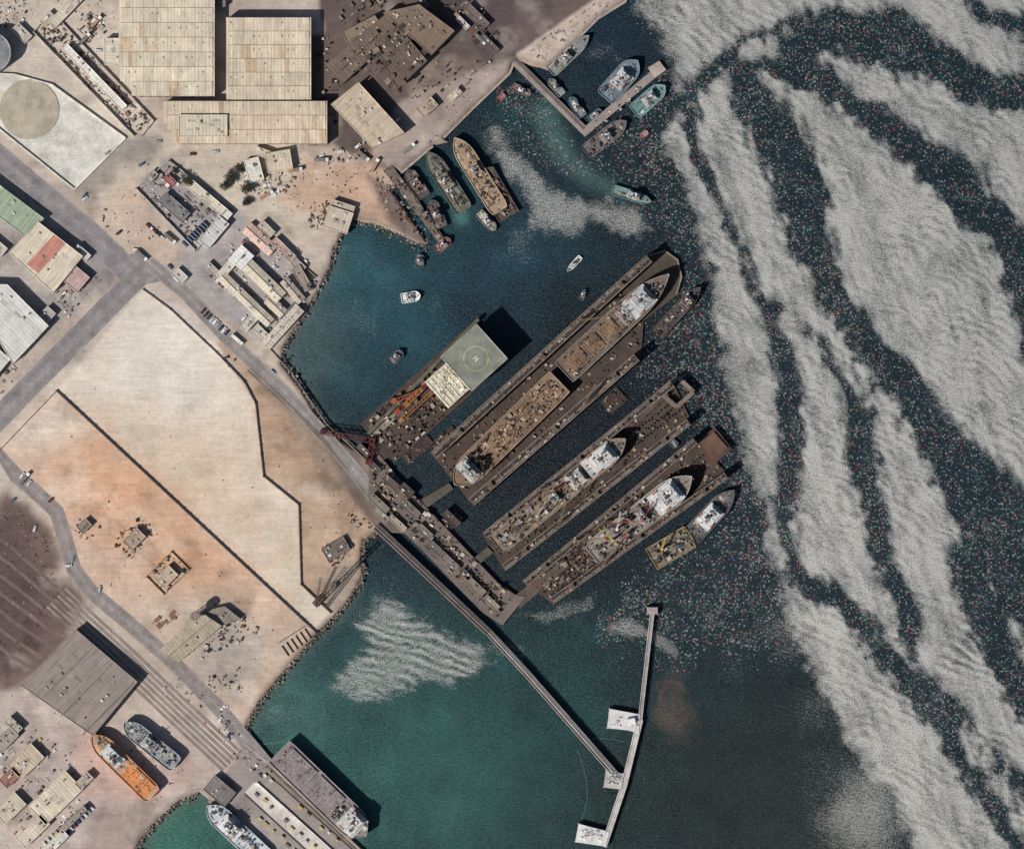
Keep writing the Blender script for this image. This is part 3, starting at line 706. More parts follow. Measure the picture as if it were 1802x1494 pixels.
# ------------------------------------------------------------- trestle & jetty
mb=MB()
A1=[P(662,926),P(860,1112)];A2=[P(860,1112),P(925,1182),P(1088,1368)]
mb.strip(A1,6.0,3.6,4.4,lin((118,107,100)),2); mb.strip(A2,5.0,3.6,4.4,lin((160,152,145)),2)
def off(p,q,o):
    dx,dy=q[0]-p[0],q[1]-p[1];l=math.hypot(dx,dy);return (-dy/l*o,dx/l*o)
path=[P(662,926),P(860,1112),P(925,1182),P(1088,1368)]
for o,c in ((-1.8,(100,90,84)),(0,(180,172,164)),(1.6,(84,76,72)),(2.4,(176,168,161))):
    for i in range(3):
        ox,oy=off(path[i],path[i+1],o); mb.rod((path[i][0]+ox,path[i][1]+oy,4.9),(path[i+1][0]+ox,path[i+1][1]+oy,4.9),.26,lin(tuple(int(v*(.72,.9,1)[i]) for v in c)))
for i in range(3):
    p,q=path[i],path[i+1];L=math.hypot(q[0]-p[0],q[1]-p[1]);n=int(L/8)
    for k in range(n):
        t=(k+.5)/n
        for o in (-2.3,2.3):
            ox,oy=off(p,q,o); mb.cyl(p[0]+(q[0]-p[0])*t+ox,p[1]+(q[1]-p[1])*t+oy,-4,.4,7.6,lin((120,108,98)),6)
mb.makew('trestle_pier')
mb=MB(); pj=[P(1148,1074),P(1126,1265),P(1098,1380),P(1062,1488)]
mb.strip(pj[:2],2.8,3.4,4.1,lin((156,148,142)),2); mb.strip(pj[1:],4.4,3.4,4.1,lin((184,178,172)),2)
for q,c in (([(1138,1068),(1157,1068),(1157,1080),(1138,1080)],(160,146,141)),([(1072,1246),(1126,1256),(1124,1290),(1106,1284),(1068,1280)],(200,196,192)),([(1018,1448),(1072,1462),(1066,1488),(1012,1480)],(210,208,204)),([(1066,1352),(1098,1360),(1094,1388),(1062,1384)],(186,180,174))):
    mb.prism(wp(q),2.8,4.6,lin(c),2); 
    for (x,y) in wp(q): mb.cyl(x,y,-4,.6,6.8,lin((140,130,120)),8)
for k in range(60):
    x,y=rnd.choice([(rnd.uniform(1076,1120),rnd.uniform(1258,1280)),(rnd.uniform(1022,1064),rnd.uniform(1460,1478)),(rnd.uniform(1070,1092),rnd.uniform(1360,1380))]); X,Y=P(x,y)
    mb.box(X,Y,4.6,rnd.uniform(.6,2.2),rnd.uniform(.5,1.6),rnd.uniform(.4,1.2),lin(rnd.choice([(226,224,220),(190,184,178),(168,162,156)])),.2)
X,Y=P(1110,1268); mb.box(X,Y,4.6,6,4,3,lin((226,224,220)),.2)
for i in range(3):
    for o in (-1.9,1.9):
        ox,oy=off(pj[i],pj[i+1],o if i else o*.7); mb.rod((pj[i][0]+ox,pj[i][1]+oy,4.9),(pj[i+1][0]+ox,pj[i+1][1]+oy,4.9),.16,lin((216,212,206)))
for i in range(3):
    p,q=pj[i],pj[i+1];L=math.hypot(q[0]-p[0],q[1]-p[1]);n=int(L/9)
    for k in range(n):
        t=(k+.5)/n; mb.cyl(p[0]+(q[0]-p[0])*t,p[1]+(q[1]-p[1])*t,-4,.6,7.4,lin((140,130,120)),6)
mb.makew('mooring_jetty')
def hose(name,pts,r,c):
    mb=MB(); w=[P(*p) for p in pts]
    sm_=[]
    for i in range(len(w)-1):
        p0=w[max(0,i-1)];p1=w[i];p2=w[i+1];p3=w[min(len(w)-1,i+2)]
        for k in range(6):
            t=k/6
            sm_.append(tuple(.5*((2*p1[j])+(-p0[j]+p2[j])*t+(2*p0[j]-5*p1[j]+4*p2[j]-p3[j])*t*t+(-p0[j]+3*p1[j]-3*p2[j]+p3[j])*t**3) for j in (0,1)))
    sm_.append(w[-1])
    for i in range(len(sm_)-1): mb.rod((*sm_[i],.1),(*sm_[i+1],.1),r,lin(c))
    mb.makew(name)
hose('floating_hose',[(1030,1304),(1050,1298),(1098,1304)],.22,(84,114,114))
hose('floating_hose',[(1016,1318),(1028,1355),(1034,1400),(1022,1452)],.22,(84,114,114))
hose('mooring_line',[(930,1140),(980,1165),(1035,1178)],.1,(76,98,98))
hose('mooring_line',[(438,1312),(470,1308),(500,1304)],.18,(140,150,142))

# ------------------------------------------------------------- L jetty and small piers
mb=MB()
mb.strip([P(905,108),P(1030,232),P(1166,118)],5.6,-2,2.6,lin((148,136,128)),2)
mb.strip([P(905,104),P(1028,228)],2.0,2.6,2.9,lin((106,94,88)),2)
mb.prism(wp([(1140,120),(1160,108),(1172,124),(1152,138)]),-2,2.7,lin((174,157,143)),2)
mb.makew('concrete_breakwater_jetty')
clutter('jetty_equipment',[(1040,220),(1140,135),(1150,145),(1045,232)],30,.5,2.2,1.2,LT,z=2.6)
mb=MB(); mb.strip([P(682,296),P(722,348),P(780,428)],[7,6.5,5],-2,2.8,lin((116,103,95)),2); mb.makew('finger_pier')
clutter('pier_equipment',[(672,300),(688,292),(730,345),(785,425),(775,432),(715,355)],80,.5,2.6,1.6,BR,z=2.8,ang=-50)
for pts,w_ in (([(1112,-20),(1100,4),(1052,34),(962,124)],1.6),([(905,110),(897,130),(832,192),(781,243)],1.6),([(762,258),(706,305)],1.6),([(428,1306),(470,1340),(560,1425),(640,1500)],1.8),([(500,1530),(368,1408)],1.8)):
    mb=MB(); mb.strip(wp(pts),w_,-2,LZ+.25,lin((160,147,136)),2); mb.makew('quay_wall')
# ------------------------------------------------------------- boats
B=ship
B('fishing_vessel',(880,372),(800,244),36,(110,92,79),(162,138,113),hh=5,sup=[(.56,.14,.6,2,(190,166,140))],hold=[(.1,.9,130,OR+BR,2)],seed=21,bl=.3,rim=(194,173,150),masts=2)
B('flat_barge',(896,382),(848,300),42,(64,54,50),(90,77,69),hh=3,hold=[(.05,.95,110,BR,2.4)],seed=22,bl=.08,stern=1)
B('fishing_vessel',(818,372),(752,268),34,(56,64,62),(106,104,95),hh=4,sup=[(.5,.2,.6,2,(140,138,128))],hold=[(.1,.9,120,GW+BR,2)],seed=23,bl=.34,rim=(98,106,98),masts=2)
B('fishing_vessel',(748,348),(716,300),26,(44,42,48),(82,75,73),hh=3,sup=[(.5,.25,.6,1,(130,124,118))],hold=[(.1,.9,40,BR,1.6)],seed=24)
B('motor_launch',(778,402),(758,352),24,(40,44,56),(98,93,91),hh=3,sup=[(.5,.25,.6,2,(110,112,118))],hold=[(.1,.9,30,BR,1.6)],seed=25)
B('motor_launch',(842,374),(872,406),18,(90,96,88),(160,156,142),hh=2,sup=[(.5,.3,.6,1,(190,188,176))],hold=[(.1,.8,12,LT,1)],seed=26)
B('pilot_boat',(768,442),(792,420),18,(96,58,54),(126,92,86),hh=2,sup=[(.5,.3,.6,1,(146,118,110))],hold=[(.1,.8,12,LT,1)],seed=27)
B('motor_launch',(738,470),(740,448),16,(60,66,72),(120,120,120),hh=2,sup=[(.5,.3,.7,1,(130,130,130))],seed=28)
B('motor_launch',(706,526),(740,520),19,(200,200,200),(214,212,206),hh=1.8,sup=[(.45,.35,.6,1,(236,236,232))],hold=[(.1,.8,8,LT,.8)],seed=29,bl=.3,rim=(226,226,222))
B('motor_launch',(686,640),(708,618),18,(50,60,70),(100,100,104),hh=2,sup=[(.45,.35,.6,1,(80,84,96))],hold=[(.1,.8,10,LT,1)],seed=30)
B('sailing_yacht',(1022,452),(998,478),10,(190,188,180),(206,200,188),hh=1.2,sup=[(.5,.3,.5,1,(226,220,208))],seed=31,bl=.5)
B('motor_launch',(1022,528),(1030,510),10,(70,70,76),(120,112,108),hh=1.2,sup=[(.5,.3,.5,1,(130,124,120))],seed=32,bl=.5)
B('tug_boat',(1078,334),(1146,356),19,(74,110,108),(120,142,138),hh=2.6,sup=[(.55,.3,.6,2,(190,198,194))],hold=[(.1,.8,12,LT,1)],seed=33,bl=.4,rim=(114,148,143))
B('fishing_vessel',(968,128),(1036,64),26,(96,105,102),(126,131,125),hh=3,sup=[(.4,.2,.6,2,(176,178,172))],hold=[(.1,.9,60,GW,1.4)],seed=34,bl=.4,rim=(126,135,129))
B('tug_boat',(1064,174),(1122,108),40,(54,68,92),(112,122,130),hh=3.6,sup=[(.5,.38,.62,3,(206,208,210))],hold=[(.05,.9,80,GW,1.4)],seed=35,bl=.35,rim=(126,144,158))
B('tug_boat',(1115,199),(1170,152),31,(62,98,102),(110,142,140),hh=3.4,sup=[(.5,.34,.58,2,(208,210,208))],hold=[(.05,.9,50,GW,1.4)],seed=36,bl=.35,rim=(114,154,152))
B('fishing_vessel',(1030,270),(1102,214),30,(80,74,78),(108,103,103),hh=3.4,sup=[(.5,.2,.6,2,(140,136,136))],hold=[(.05,.9,70,BR+GW,2)],seed=37,bl=.35)
B('motor_launch',(1026,206),(1002,172),18,(60,78,90),(110,122,128),hh=2.2,sup=[(.5,.3,.6,1,(172,178,182))],hold=[(.1,.8,12,LT,1)],seed=38)
B('motor_launch',(990,168),(966,140),16,(100,106,102),(140,144,138),hh=2,sup=[(.5,.3,.6,1,(166,168,162))],seed=39)
B('motor_launch',(1036,212),(1058,194),12,(70,82,94),(120,132,138),hh=1.8,sup=[(.5,.3,.6,1,(172,176,180))],seed=40)
B('motor_launch',(902,152),(934,167),14,(110,72,72),(128,118,118),hh=1.8,sup=[(.5,.3,.6,1,(160,155,153))],hold=[(.1,.8,12,LT,1)],seed=41)
B('motor_launch',(888,166),(874,180),11,(124,64,66),(148,116,114),hh=1.6,seed=42)
B('motor_launch',(1128,240),(1140,232),9,(150,96,98),(166,142,142),hh=1.2,seed=43)
B('barge',(1180,776),(1192,786),14,(60,66,70),(120,126,124),hh=1.6,seed=44)
B('bulk_cargo_ship',(492,1320),(645,1468),56,(96,66,60),(138,128,126),hh=8,sup=[(.84,.18,.76,3,(228,226,218))],hold=[(.04,.1,18,GW,1.5),(.66,.97,130,GW,2.4)],seed=51,bl=.2,rim=(158,151,147),hatches=[(.05,.68,2,.78,(140,128,126))],stern=.97)
B('cargo_vessel',(470,1512),(366,1416),40,(44,62,100),(188,192,194),hh=6,sup=[(.6,.3,.66,3,(230,230,227))],hold=[(.05,.96,120,GW+[(70,92,136)],2.4)],seed=52,bl=.26,rim=(198,202,204),masts=2)
B('trawler',(272,1398),(164,1292),38,(200,126,78),(186,152,122),z0=LZ+.3,hh=6,sup=[(.66,.26,.6,2,(216,214,208))],hold=[(.1,.95,110,GW+[(196,132,82)],1.8)],seed=53,bl=.26,rim=(212,148,100),masts=2,hatches=[(.04,.46,1,.78,(206,136,84))])
B('trawler',(312,1344),(220,1270),34,(112,116,118),(146,150,150),z0=LZ+.3,hh=5.5,sup=[(.5,.22,.6,2,(190,194,192))],hold=[(.05,.95,120,GW,2)],seed=54,bl=.3,rim=(168,172,172),masts=2)
# ------------------------------------------------------------- roads
def road(name,pts,w,c=(138,131,129),z=LZ+.03,kerb=True,mark=True):
    mb=MB(); W=wp(pts); w=w*S; mb.strip(W,w,z-.3,z,lin(c),2)
    n=len(W)
    def side(o):
        r_=[]
        for i in range(n):
            a=W[max(0,i-1)];b_=W[min(n-1,i+1)];dx,dy=b_[0]-a[0],b_[1]-a[1];l=math.hypot(dx,dy)
            r_.append((W[i][0]-dy/l*o,W[i][1]+dx/l*o))
        return r_
    for o,g in ((-.28,.9),(.28,.92),(.05,1.06)):
        mb.strip(side(o*w),w*.16,z-.3,z+.012,tuple(v*g for v in lin(c)),2)
    if kerb:
        for sd in (-1,1): mb.strip(side(sd*(w/2+.2)),.4,z-.3,z+.12,lin((170,162,154)),2)
    if mark:
        for i in range(n-1):
            p,q=W[i],W[i+1];L=math.hypot(q[0]-p[0],q[1]-p[1]);k=2
            while k<L-2:
                t=k/L; mb.box(p[0]+(q[0]-p[0])*t,p[1]+(q[1]-p[1])*t,z,3,.18,.03,lin((190,188,184)),math.atan2(q[1]-p[1],q[0]-p[0])); k+=9
    return mb.makew(name)
road('asphalt_road',[(-400,-60),(-60,228),(60,330),(150,404),(205,455),(228,482)],40)
road('asphalt_road',[(262,470),(222,508),(160,572),(60,672),(-40,776),(-400,1130)],38,z=LZ+.045)
road('coastal_road',[(262,462),(330,520),(410,606),(500,690),(570,765),(620,822),(664,880)],22,(142,134,129),z=LZ+.06)
road('service_track',[(438,650),(500,706),(566,770),(606,826),(650,882)],9,(120,108,99),z=LZ+.075,kerb=False,mark=False)
road('perimeter_road',[(-200,820),(0,800),(30,838),(70,872),(100,900),(116,950),(130,1000),(160,1040),(220,1090),(300,1160),(380,1240),(432,1300),(470,1345)],26,(144,134,129),z=LZ+.09,kerb=False)
mb=MB()
for o in range(6):
    W=wp([(120,1030),(230,1130),(330,1225),(430,1318)])
    W=[(x-(o*3.6+3)*.7,y-(o*3.6+3)*.7) for x,y in W]
    for s_ in (-.72,.72): mb.strip([(x+s_*.7,y+s_*.7) for x,y in W],.14,LZ-.1,LZ+.16,lin((120,106,99)),0)
    mb.strip(W,2.2,LZ-.2,LZ+.03+.001*o,lin((152,138,129)),2)
mb.makew('railway_tracks')
mb=MB()
for o in range(7):
    W=wp([(-60,906+o*30),(20,962+o*32),(96,1030+o*28),(120+o*2,1050+o*24)])
    for s_ in (-.72,.72): mb.strip([(x+s_*.7,y+s_*.7) for x,y in W],.22,LZ-.1,LZ+.18,lin((146,128,116)),0)
    mb.strip(W,2.4,LZ-.2,LZ+.035+.001*o,lin((116,99,92)),2)
mb.makew('railway_tracks')
mb=MB(); mb.prism(wp([(205,455),(240,445),(262,462),(300,492),(262,500),(225,500)]),LZ-.2,LZ+.02,lin((138,131,129)),2); mb.makew('road_junction')
# ------------------------------------------------------------- walls and fences
def wall(name,pts,w=.5,h=2.2,c=(150,134,116)):
    mb=MB(); W=wp(pts); mb.strip(W,w,LZ-.2,LZ+h,lin(c),2)
    for i in range(len(W)-1):
        p,q=W[i],W[i+1];L=math.hypot(q[0]-p[0],q[1]-p[1]);n=max(1,int(L/6))
        for k in range(n+1):
            t=k/n; mb.box(p[0]+(q[0]-p[0])*t,p[1]+(q[1]-p[1])*t,LZ-.2,w+.25,w+.25,h+.45,lin(tuple(int(v*.9) for v in c)),math.atan2(q[1]-p[1],q[0]-p[0]))
    mb.makew(name)
wall('perimeter_wall',[(100,688),(556,1112)],.7,1.7,(108,96,88))
wall('perimeter_wall',[(0,792),(100,688)],.4,1.4,(150,137,124))
wall('lot_fence',[(392,632),(430,672),(450,710),(460,800),(464,838),(526,888),(530,1028),(582,1078)],.6,1.6,(122,105,91))
wall('lot_fence',[(252,510),(300,545),(392,632)],.5,1.4,(178,165,150))
wall('compound_wall',[(60,58),(92,22)],.5,2,(170,158,146)); wall('compound_wall',[(92,22),(272,214),(250,240)],.5,2,(176,163,150)); wall('compound_wall',[(60,58),(236,240)],.6,2.4,(196,185,170))
wall('coast_wall',[(536,470),(556,488)],.5,1.5)
wall('coast_wall',[(462,600),(512,655),(574,745),(640,806)],.5,1.2,(150,136,123))
# ------------------------------------------------------------- riprap
def icosa():
    t=(1+5**.5)/2
    v=[(-1,t,0),(1,t,0),(-1,-t,0),(1,-t,0),(0,-1,t),(0,1,t),(0,-1,-t),(0,1,-t),(t,0,-1),(t,0,1),(-t,0,-1),(-t,0,1)]
    f=[(0,11,5),(0,5,1),(0,1,7),(0,7,10),(0,10,11),(1,5,9),(5,11,4),(11,10,2),(10,7,6),(7,1,8),(3,9,4),(3,4,2),(3,2,6),(3,6,8),(3,8,9),(4,9,5),(2,4,11),(6,2,10),(8,6,7),(9,8,1)]
    return [tuple(c/1.9 for c in p) for p in v],f
IV,IF=icosa()
def riprap(pts,width,dens,seed,inw=0):
    r=random.Random(seed); mb=MB()
    for i in range(len(pts)-1):
        p,q=pts[i],pts[i+1];L=math.hypot(q[0]-p[0],q[1]-p[1]);dx,dy=(q[0]-p[0])/L,(q[1]-p[1])/L
        for k in range(int(L*dens)):
            t=r.random()*L;o=r.gauss(0,.28)*width+inw
            x,y=P(p[0]+dx*t-dy*o,p[1]+dy*t+dx*o); s_=r.uniform(.3,.9)
            base=min(LZ,max(-.2,1.0+r.uniform(-1.0,1)))
            g=r.uniform(.6,1.25); c=tuple(v*g for v in lin(r.choice([(146,133,119),(122,110,100),(164,149,134),(100,90,83)])))
            a=r.uniform(0,6);ca,sa=math.cos(a),math.sin(a)
            mb.add([(x+s_*(vx*ca-vy*sa)*r.uniform(.8,1.2),y+s_*(vx*sa+vy*ca)*r.uniform(.8,1.2),base+s_*vz*.8) for vx,vy,vz in IV],IF,c,3)
    mb.makew('riprap_rocks')
riprap([(756,432),(735,430),(700,412),(655,395),(618,388)],20,2.6,1,4)
riprap([(618,388),(604,408),(588,440),(582,470),(566,500),(548,535),(524,572),(500,612),(496,640),(512,660),(534,690),(560,735),(600,775)],9,1.6,2)
riprap([(663,936),(640,950),(636,985),(641,1010),(612,1060),(582,1092),(556,1116),(520,1160),(485,1200),(456,1236),(436,1272),(428,1306)],12,3.2,3)
riprap([(352,1394),(318,1408),(280,1440),(250,1476),(225,1520),(180,1570)],13,3.0,4)
# ------------------------------------------------------------- buildings
def saw_roof(name,poly,h,c,nrow,seed,xr,dens=.4):
    r=random.Random(seed); mb=MB(); w=wp(poly); mb.prism(w,LZ,LZ+h,lin(c),1,lin((150,136,118)))
    windows_on(mb,w,LZ,h,r)
    ys=[p[1] for p in poly]; y0,y1=min(ys),max(ys)
    for k in range(nrow):
        y=y0+(y1-y0)*(k+.5)/nrow
        xsn=[]
        for i in range(len(poly)):
            ax,ay=poly[i];bx,by=poly[(i+1)%len(poly)]
            if (ay>y)!=(by>y): xsn.append((bx-ax)*(y-ay)/(by-ay)+ax)
        if len(xsn)<2: continue
        a,b_=min(xsn)+3,max(xsn)-3; hh_=(y1-y0)/nrow*S
        X0,Yc=P(a,y);X1,_=P(b_,y)
        z=LZ+h; g=r.uniform(.92,1.06)
        x=X0
        while x<X1-.1:
            xe=min(X1,x+r.choice([3,4,5,8])); g2_=g*r.uniform(.92,1.06); cc=tuple(v*g2_ for v in lin(c))
            if r.random()<.06: cc=tuple(v*q for v,q in zip(cc,(.84,.74,.66)))
            mb.add([(x,Yc-hh_/2,z+.05),(xe,Yc-hh_/2,z+.05),(xe,Yc+hh_/2-.3,z+.6),(x,Yc+hh_/2-.3,z+.6),(xe,Yc+hh_/2-.1,z+.05),(x,Yc+hh_/2-.1,z+.05)],[(0,1,2,3),(3,2,4,5),(1,4,2),(0,3,5)],cc,1)
            x=xe
        nx=int((X1-X0)/4.0)
        for j in range(nx):
            if r.random()<dens: mb.box(X0+(j+.5)*4.0,Yc+hh_*.12,z+.4,.7,1.4,.3,lin(r.choice([(174,157,132),(146,130,110),(230,221,203)])))
    mb.makew(name)
saw_roof('warehouse',[(212,-60),(380,-60),(380,172),(318,172),(245,172),(212,140)],11,(208,194,170),9,1,None,.55)
saw_roof('warehouse',[(400,34),(549,34),(549,178),(400,178)],10,(200,184,160),6,2,None,.3)
saw_roof('warehouse',[(290,182),(577,180),(577,255),(318,255),(290,215)],9,(202,184,159),3,3,None,.2)
building('warehouse_annex',[(186,70),(212,70),(212,116),(186,116)],6,(206,196,178),vents=2)
building('warehouse_annex',[(318,205),(402,205),(402,243),(318,243)],10.5,(200,189,167),vents=5)
building('control_shed',[(385,-30),(398,-30),(398,14),(385,14)],5,(120,109,100),vents=1)
building('processing_plant',[(572,118),(690,20),(712,50),(604,150)],9,(112,96,83),vents=14,seed=3)
building('processing_plant',[(676,26),(738,12),(800,58),(760,100)],11,(126,108,91),vents=14,seed=4)
building('processing_plant',[(660,80),(700,48),(752,110),(700,160)],10,(104,89,78),vents=16,seed=5,ribrot=.7)
building('processing_plant',[(604,60),(660,30),(680,60),(620,95)],7,(134,116,97),vents=10,seed=6)
clutter('rooftop_ducting',[(590,120),(700,30),(790,60),(700,165),(640,140)],150,.8,5,3,[(116,99,84),(90,77,68),(144,125,105),(70,62,56)],z=LZ+9,ang=42)
building('office_building',[(584,186),(632,148),(712,236),(656,262)],9,(192,174,150),(120,104,90),vents=9,ribrot=-.8)
building('small_shed',R(752,190,34,20,40),4,(170,153,133)); building('small_shed',R(800,168,26,12,42),3,(190,174,154))
clutter('yard_equipment',[(700,160),(780,100),(870,110),(760,200)],60,.8,3.4,2.2,BR+[(188,173,153)],ang=42)
clutter('quayside_cargo',[(780,10),(830,-10),(880,60),(850,90)],60,.8,4.4,2.6,BR+[(166,154,140),(186,178,167)],ang=42)
clutter('quayside_cargo',[(920,95),(1050,5),(1080,0),(965,110)],70,.5,2.6,1.0,[(190,172,159),(154,139,129),(126,113,105)],ang=42)
clutter('yard_equipment',[(560,60),(590,60),(600,150),(600,240),(560,240)],60,1,4,3,BR,ang=0)
clutter('yard_equipment',[(585,-20),(700,-20),(680,15),(600,60)],50,1,5,3.4,BR,ang=42)
building('quay_office',R(724,0,60,30,-45),6,(96,85,79))
building('quay_shed',R(840,30,50,12,-45),4,(112,100,94)); building('quay_shed',R(862,78,40,9,-45),3,(100,89,84)); building('quay_shed',R(815,42,26,9,-45),3,(188,179,168))
mb=MB(); x,y=P(-12,96); mb.cyl(x,y,LZ,14,12,lin((120,120,122)),40); mb.cyl(x,y,LZ+12,14,1.6,lin((136,136,138)),40,0,3)
ringm(mb,x,y,13.4,14.1,LZ+12.1,lin((176,174,170)))
for k in range(12):
    t=k*math.pi/6; mb.rod((x,y,LZ+13.7),(x+14*math.cos(t),y+14*math.sin(t),LZ+12.2),.12,lin((160,158,156)))
mb.makew('storage_tank')
mb=MB(); pad=[(26,132),(92,150),(222,244),(132,334),(-60,180),(-20,130)]
mb.prism(wp(pad),LZ-.3,LZ+.4,lin((204,199,187)),2)
x,y=P(52,194); mb.cyl(x,y,LZ+.4,21,.5,lin((174,163,143)),48,2)
pp=wp(pad)+[wp(pad)[0]]
for i in range(6): mb.strip([pp[i],pp[i+1]],.8,LZ,LZ+1.8,lin((222,215,201)),2)
mb.makew('tank_foundation_pad')
clutter('pipe_rack_equipment',[(66,60),(94,30),(262,214),(238,236)],300,.5,3.0,2.0,[(144,127,112),(162,147,131),(104,93,85),(190,177,161),(84,75,69),(148,114,98)],ang=-45)
building('long_shed',R(168,138,150,13,-46),4,(220,213,200)); building('long_shed',R(120,18,80,16,46),4,(200,187,168))
building('small_shed',R(85,35,26,14,46),3,(190,177,161)); clutter('yard_equipment',[(130,30),(180,20),(190,60),(150,80)],60,.8,4,2.0,LT+BR,ang=46)
building('small_shed',R(40,60,34,18,-44),3.5,(180,169,155)); 
clutter('yard_equipment',[(0,0),(60,0),(40,60),(0,50)],40,.8,3,1.5,LT+BR)
building('workshop',R(492,285,44,34,10),5,(198,184,161)); building('workshop',R(448,300,26,40,15),4,(214,206,192)); building('small_shed',R(468,272,40,14,-20),4,(200,187,165))
clutter('yard_equipment',[(425,300),(520,300),(520,345),(430,345)],80,.6,3.0,1.7,LT)
clutter('yard_equipment',[(560,262),(640,262),(650,280),(570,290)],30,.8,3,1.6,LT)
clutter('scrap_pile',[(650,300),(690,310),(745,400),(735,415),(680,370),(656,330)],110,.4,2.4,1.4,BR+[(174,155,132),(150,133,115)])
building('workshop',R(596,388,44,38,-18),5,(192,178,159)); building('workshop',R(604,366,40,16,-18),4,(182,168,149)); clutter('scrap_pile',[(545,360),(580,355),(580,405),(545,400)],60,.5,2.6,1.6,[(124,84,76),(120,100,92),(178,162,144),(90,81,78)])
clutter('scattered_parts',[(560,290),(660,290),(680,330),(600,360)],30,.4,1.8,1,BR)
wall('compound_wall',[(240,332),(298,284),(408,368),(345,442),(240,332)],.5,2.2,(190,181,170))
building('office_building',R(366,350,80,16,-40),4,(206,195,177)); building('workshop',R(378,410,56,22,50),5,(196,192,186)); building('workshop',R(392,388,40,14,50),4,(216,210,199))
building('equipment_canopy',R(308,366,56,22,-42),4,(128,124,123),vents=8); building('small_shed',R(300,318,20,12,-42),3,(154,96,90)); building('small_shed',R(268,312,22,12,48),3,(160,151,142))
clutter('industrial_equipment',[(246,332),(298,288),(400,366),(345,436)],190,.6,3.0,2.2,LT+[(106,78,75),(72,74,81)],ang=-42)
mb=MB()
for k in range(9):
    x,y=P(326+k*4.6,424-k*4.4+6); a=math.radians(-42); mb.rod((x-2.5*math.cos(a),y-2.5*math.sin(a),LZ+1.4),(x+2.5*math.cos(a),y+2.5*math.sin(a),LZ+1.4),1.0,lin((84,90,106)))
mb.makew('gas_tank_row')
for (x,y,L,W,a,h,c) in ((458,422,64,24,-42,4,(204,174,158)),(426,454,34,30,48,5,(226,222,214)),(434,528,120,20,-44,4,(198,186,165)),(466,496,84,26,-44,5,(202,190,168)),(400,474,40,14,48,4,(206,198,183)),(498,576,92,20,48,4,(200,189,172)),(516,512,50,18,-50,4,(178,165,149)),(530,486,34,16,-60,4,(150,136,123)),(446,562,50,14,48,4,(206,198,181)),(486,540,40,20,-44,4,(188,174,153)),(500,440,50,14,-44,4,(178,154,141)),(520,462,40,14,-44,3,(160,145,133)),(376,476,30,12,-44,3,(170,161,151)),(318,486,24,16,-44,3,(190,182,172)),(466,590,44,12,-44,3,(196,187,173)),(470,404,30,14,-44,4,(190,174,158)),(540,500,16,26,20,3,(120,111,103)),(514,548,30,14,48,4,(110,105,104))):
    building('workshop' if L>40 else 'small_shed',R(x,y,L,W,a),h,c,vents=5 if L>40 else 1,kind='gable' if W>17 else 'flat')
clutter('yard_equipment',[(420,400),(540,440),(560,490),(520,570),(470,600),(380,490)],210,.6,2.6,1.7,LT+[(134,96,86)],ang=-44)
clutter('yard_equipment',[(495,635),(530,690),(545,680),(505,620)],20,.5,2,1,BR)
building('green_roof_warehouse',[(8,332),(80,386),(46,416),(-40,352)],6,(152,165,140),(170,161,148),vents=3)
building('green_roof_warehouse',[(-60,330),(-18,312),(8,332),(-30,350)],6,(196,185,169),vents=3)
building('red_striped_warehouse',[(20,446),(70,392),(148,452),(96,516)],7,(208,194,172),kind='flat',stripes=[(.36,.62,(190,130,114))],vents=6,ribrot=-.66)
building('workshop',R(132,488,44,34,-40),5,(182,154,146)); building('small_shed',R(146,446,30,14,-40),4,(206,198,186)); building('small_shed',R(-10,430,50,20,-40),4,(196,187,171))
building('warehouse',[(-60,500),(16,502),(88,574),(26,640)],8,(206,202,192),vents=6,ribrot=.8)
building('warehouse',R(-20,650,80,40,50),7,(200,196,186)); building('small_shed',R(78,562,44,20,48),4,(176,168,160))
clutter('yard_equipment',[(90,520),(160,490),(190,480),(120,560)],40,.8,3,2,LT,ang=45)
clutter('yard_equipment',[(-10,640),(30,640),(60,600),(20,680),(-10,700)],20,.8,3,2,LT,ang=45)
clutter('small_huts_and_drums',[(166,380),(240,330),(290,400),(230,450)],30,.6,2.2,1.6,LT)
building('guard_hut',R(150,925,22,16,45),3.4,(140,124,108)); clutter('yard_equipment',R(152,925,44,40,45),18,.5,2.2,1.4,BR)
building('pump_house',R(238,948,34,22,45),4,(166,146,126)); clutter('yard_equipment',R(236,946,66,44,45),70,.5,2.6,2.0,BR+[(188,169,147)])
building('pump_house',R(294,1014,34,24,45),4,(184,164,141)); wall('compound_wall',R(296,1008,62,44,45)+[R(296,1008,62,44,45)[0]],.4,1.4,(156,133,114)); clutter('yard_equipment',R(296,1008,58,42,45),60,.5,2.6,2,BR)
building('long_storage_building',[(282,1142),(316,1164),(392,1100),(356,1076)],6,(172,159,137),kind='gable',vents=3)
building('small_shed',[(356,1076),(392,1100),(424,1088),(396,1066)],4,(140,128,116)); mb=MB(); x,y=P(346,1082); mb.lattice((x,y,LZ),(x,y,LZ+16),3,.3,lin((110,95,88))); mb.cyl(x,y,LZ+12,3.4,4,lin((140,124,111)),12); mb.makew('water_tower')
clutter('yard_equipment',[(330,1110),(440,1080),(460,1110),(360,1160),(330,1150)],90,.5,3,1.8,BR+[(190,173,153)])
clutter('timber_stack',[(275,1090),(310,1075),(316,1084),(280,1104)],14,2,5,1,[(136,96,84),(134,106,94)],ang=40)
mb=MB()
for k in range(6):
    a=P(496+k*8,1136-k*6);b_=P(508+k*8,1154-k*6); mb.strip([a,b_],.4,LZ,LZ+1.1,lin((100,87,77)),0); 
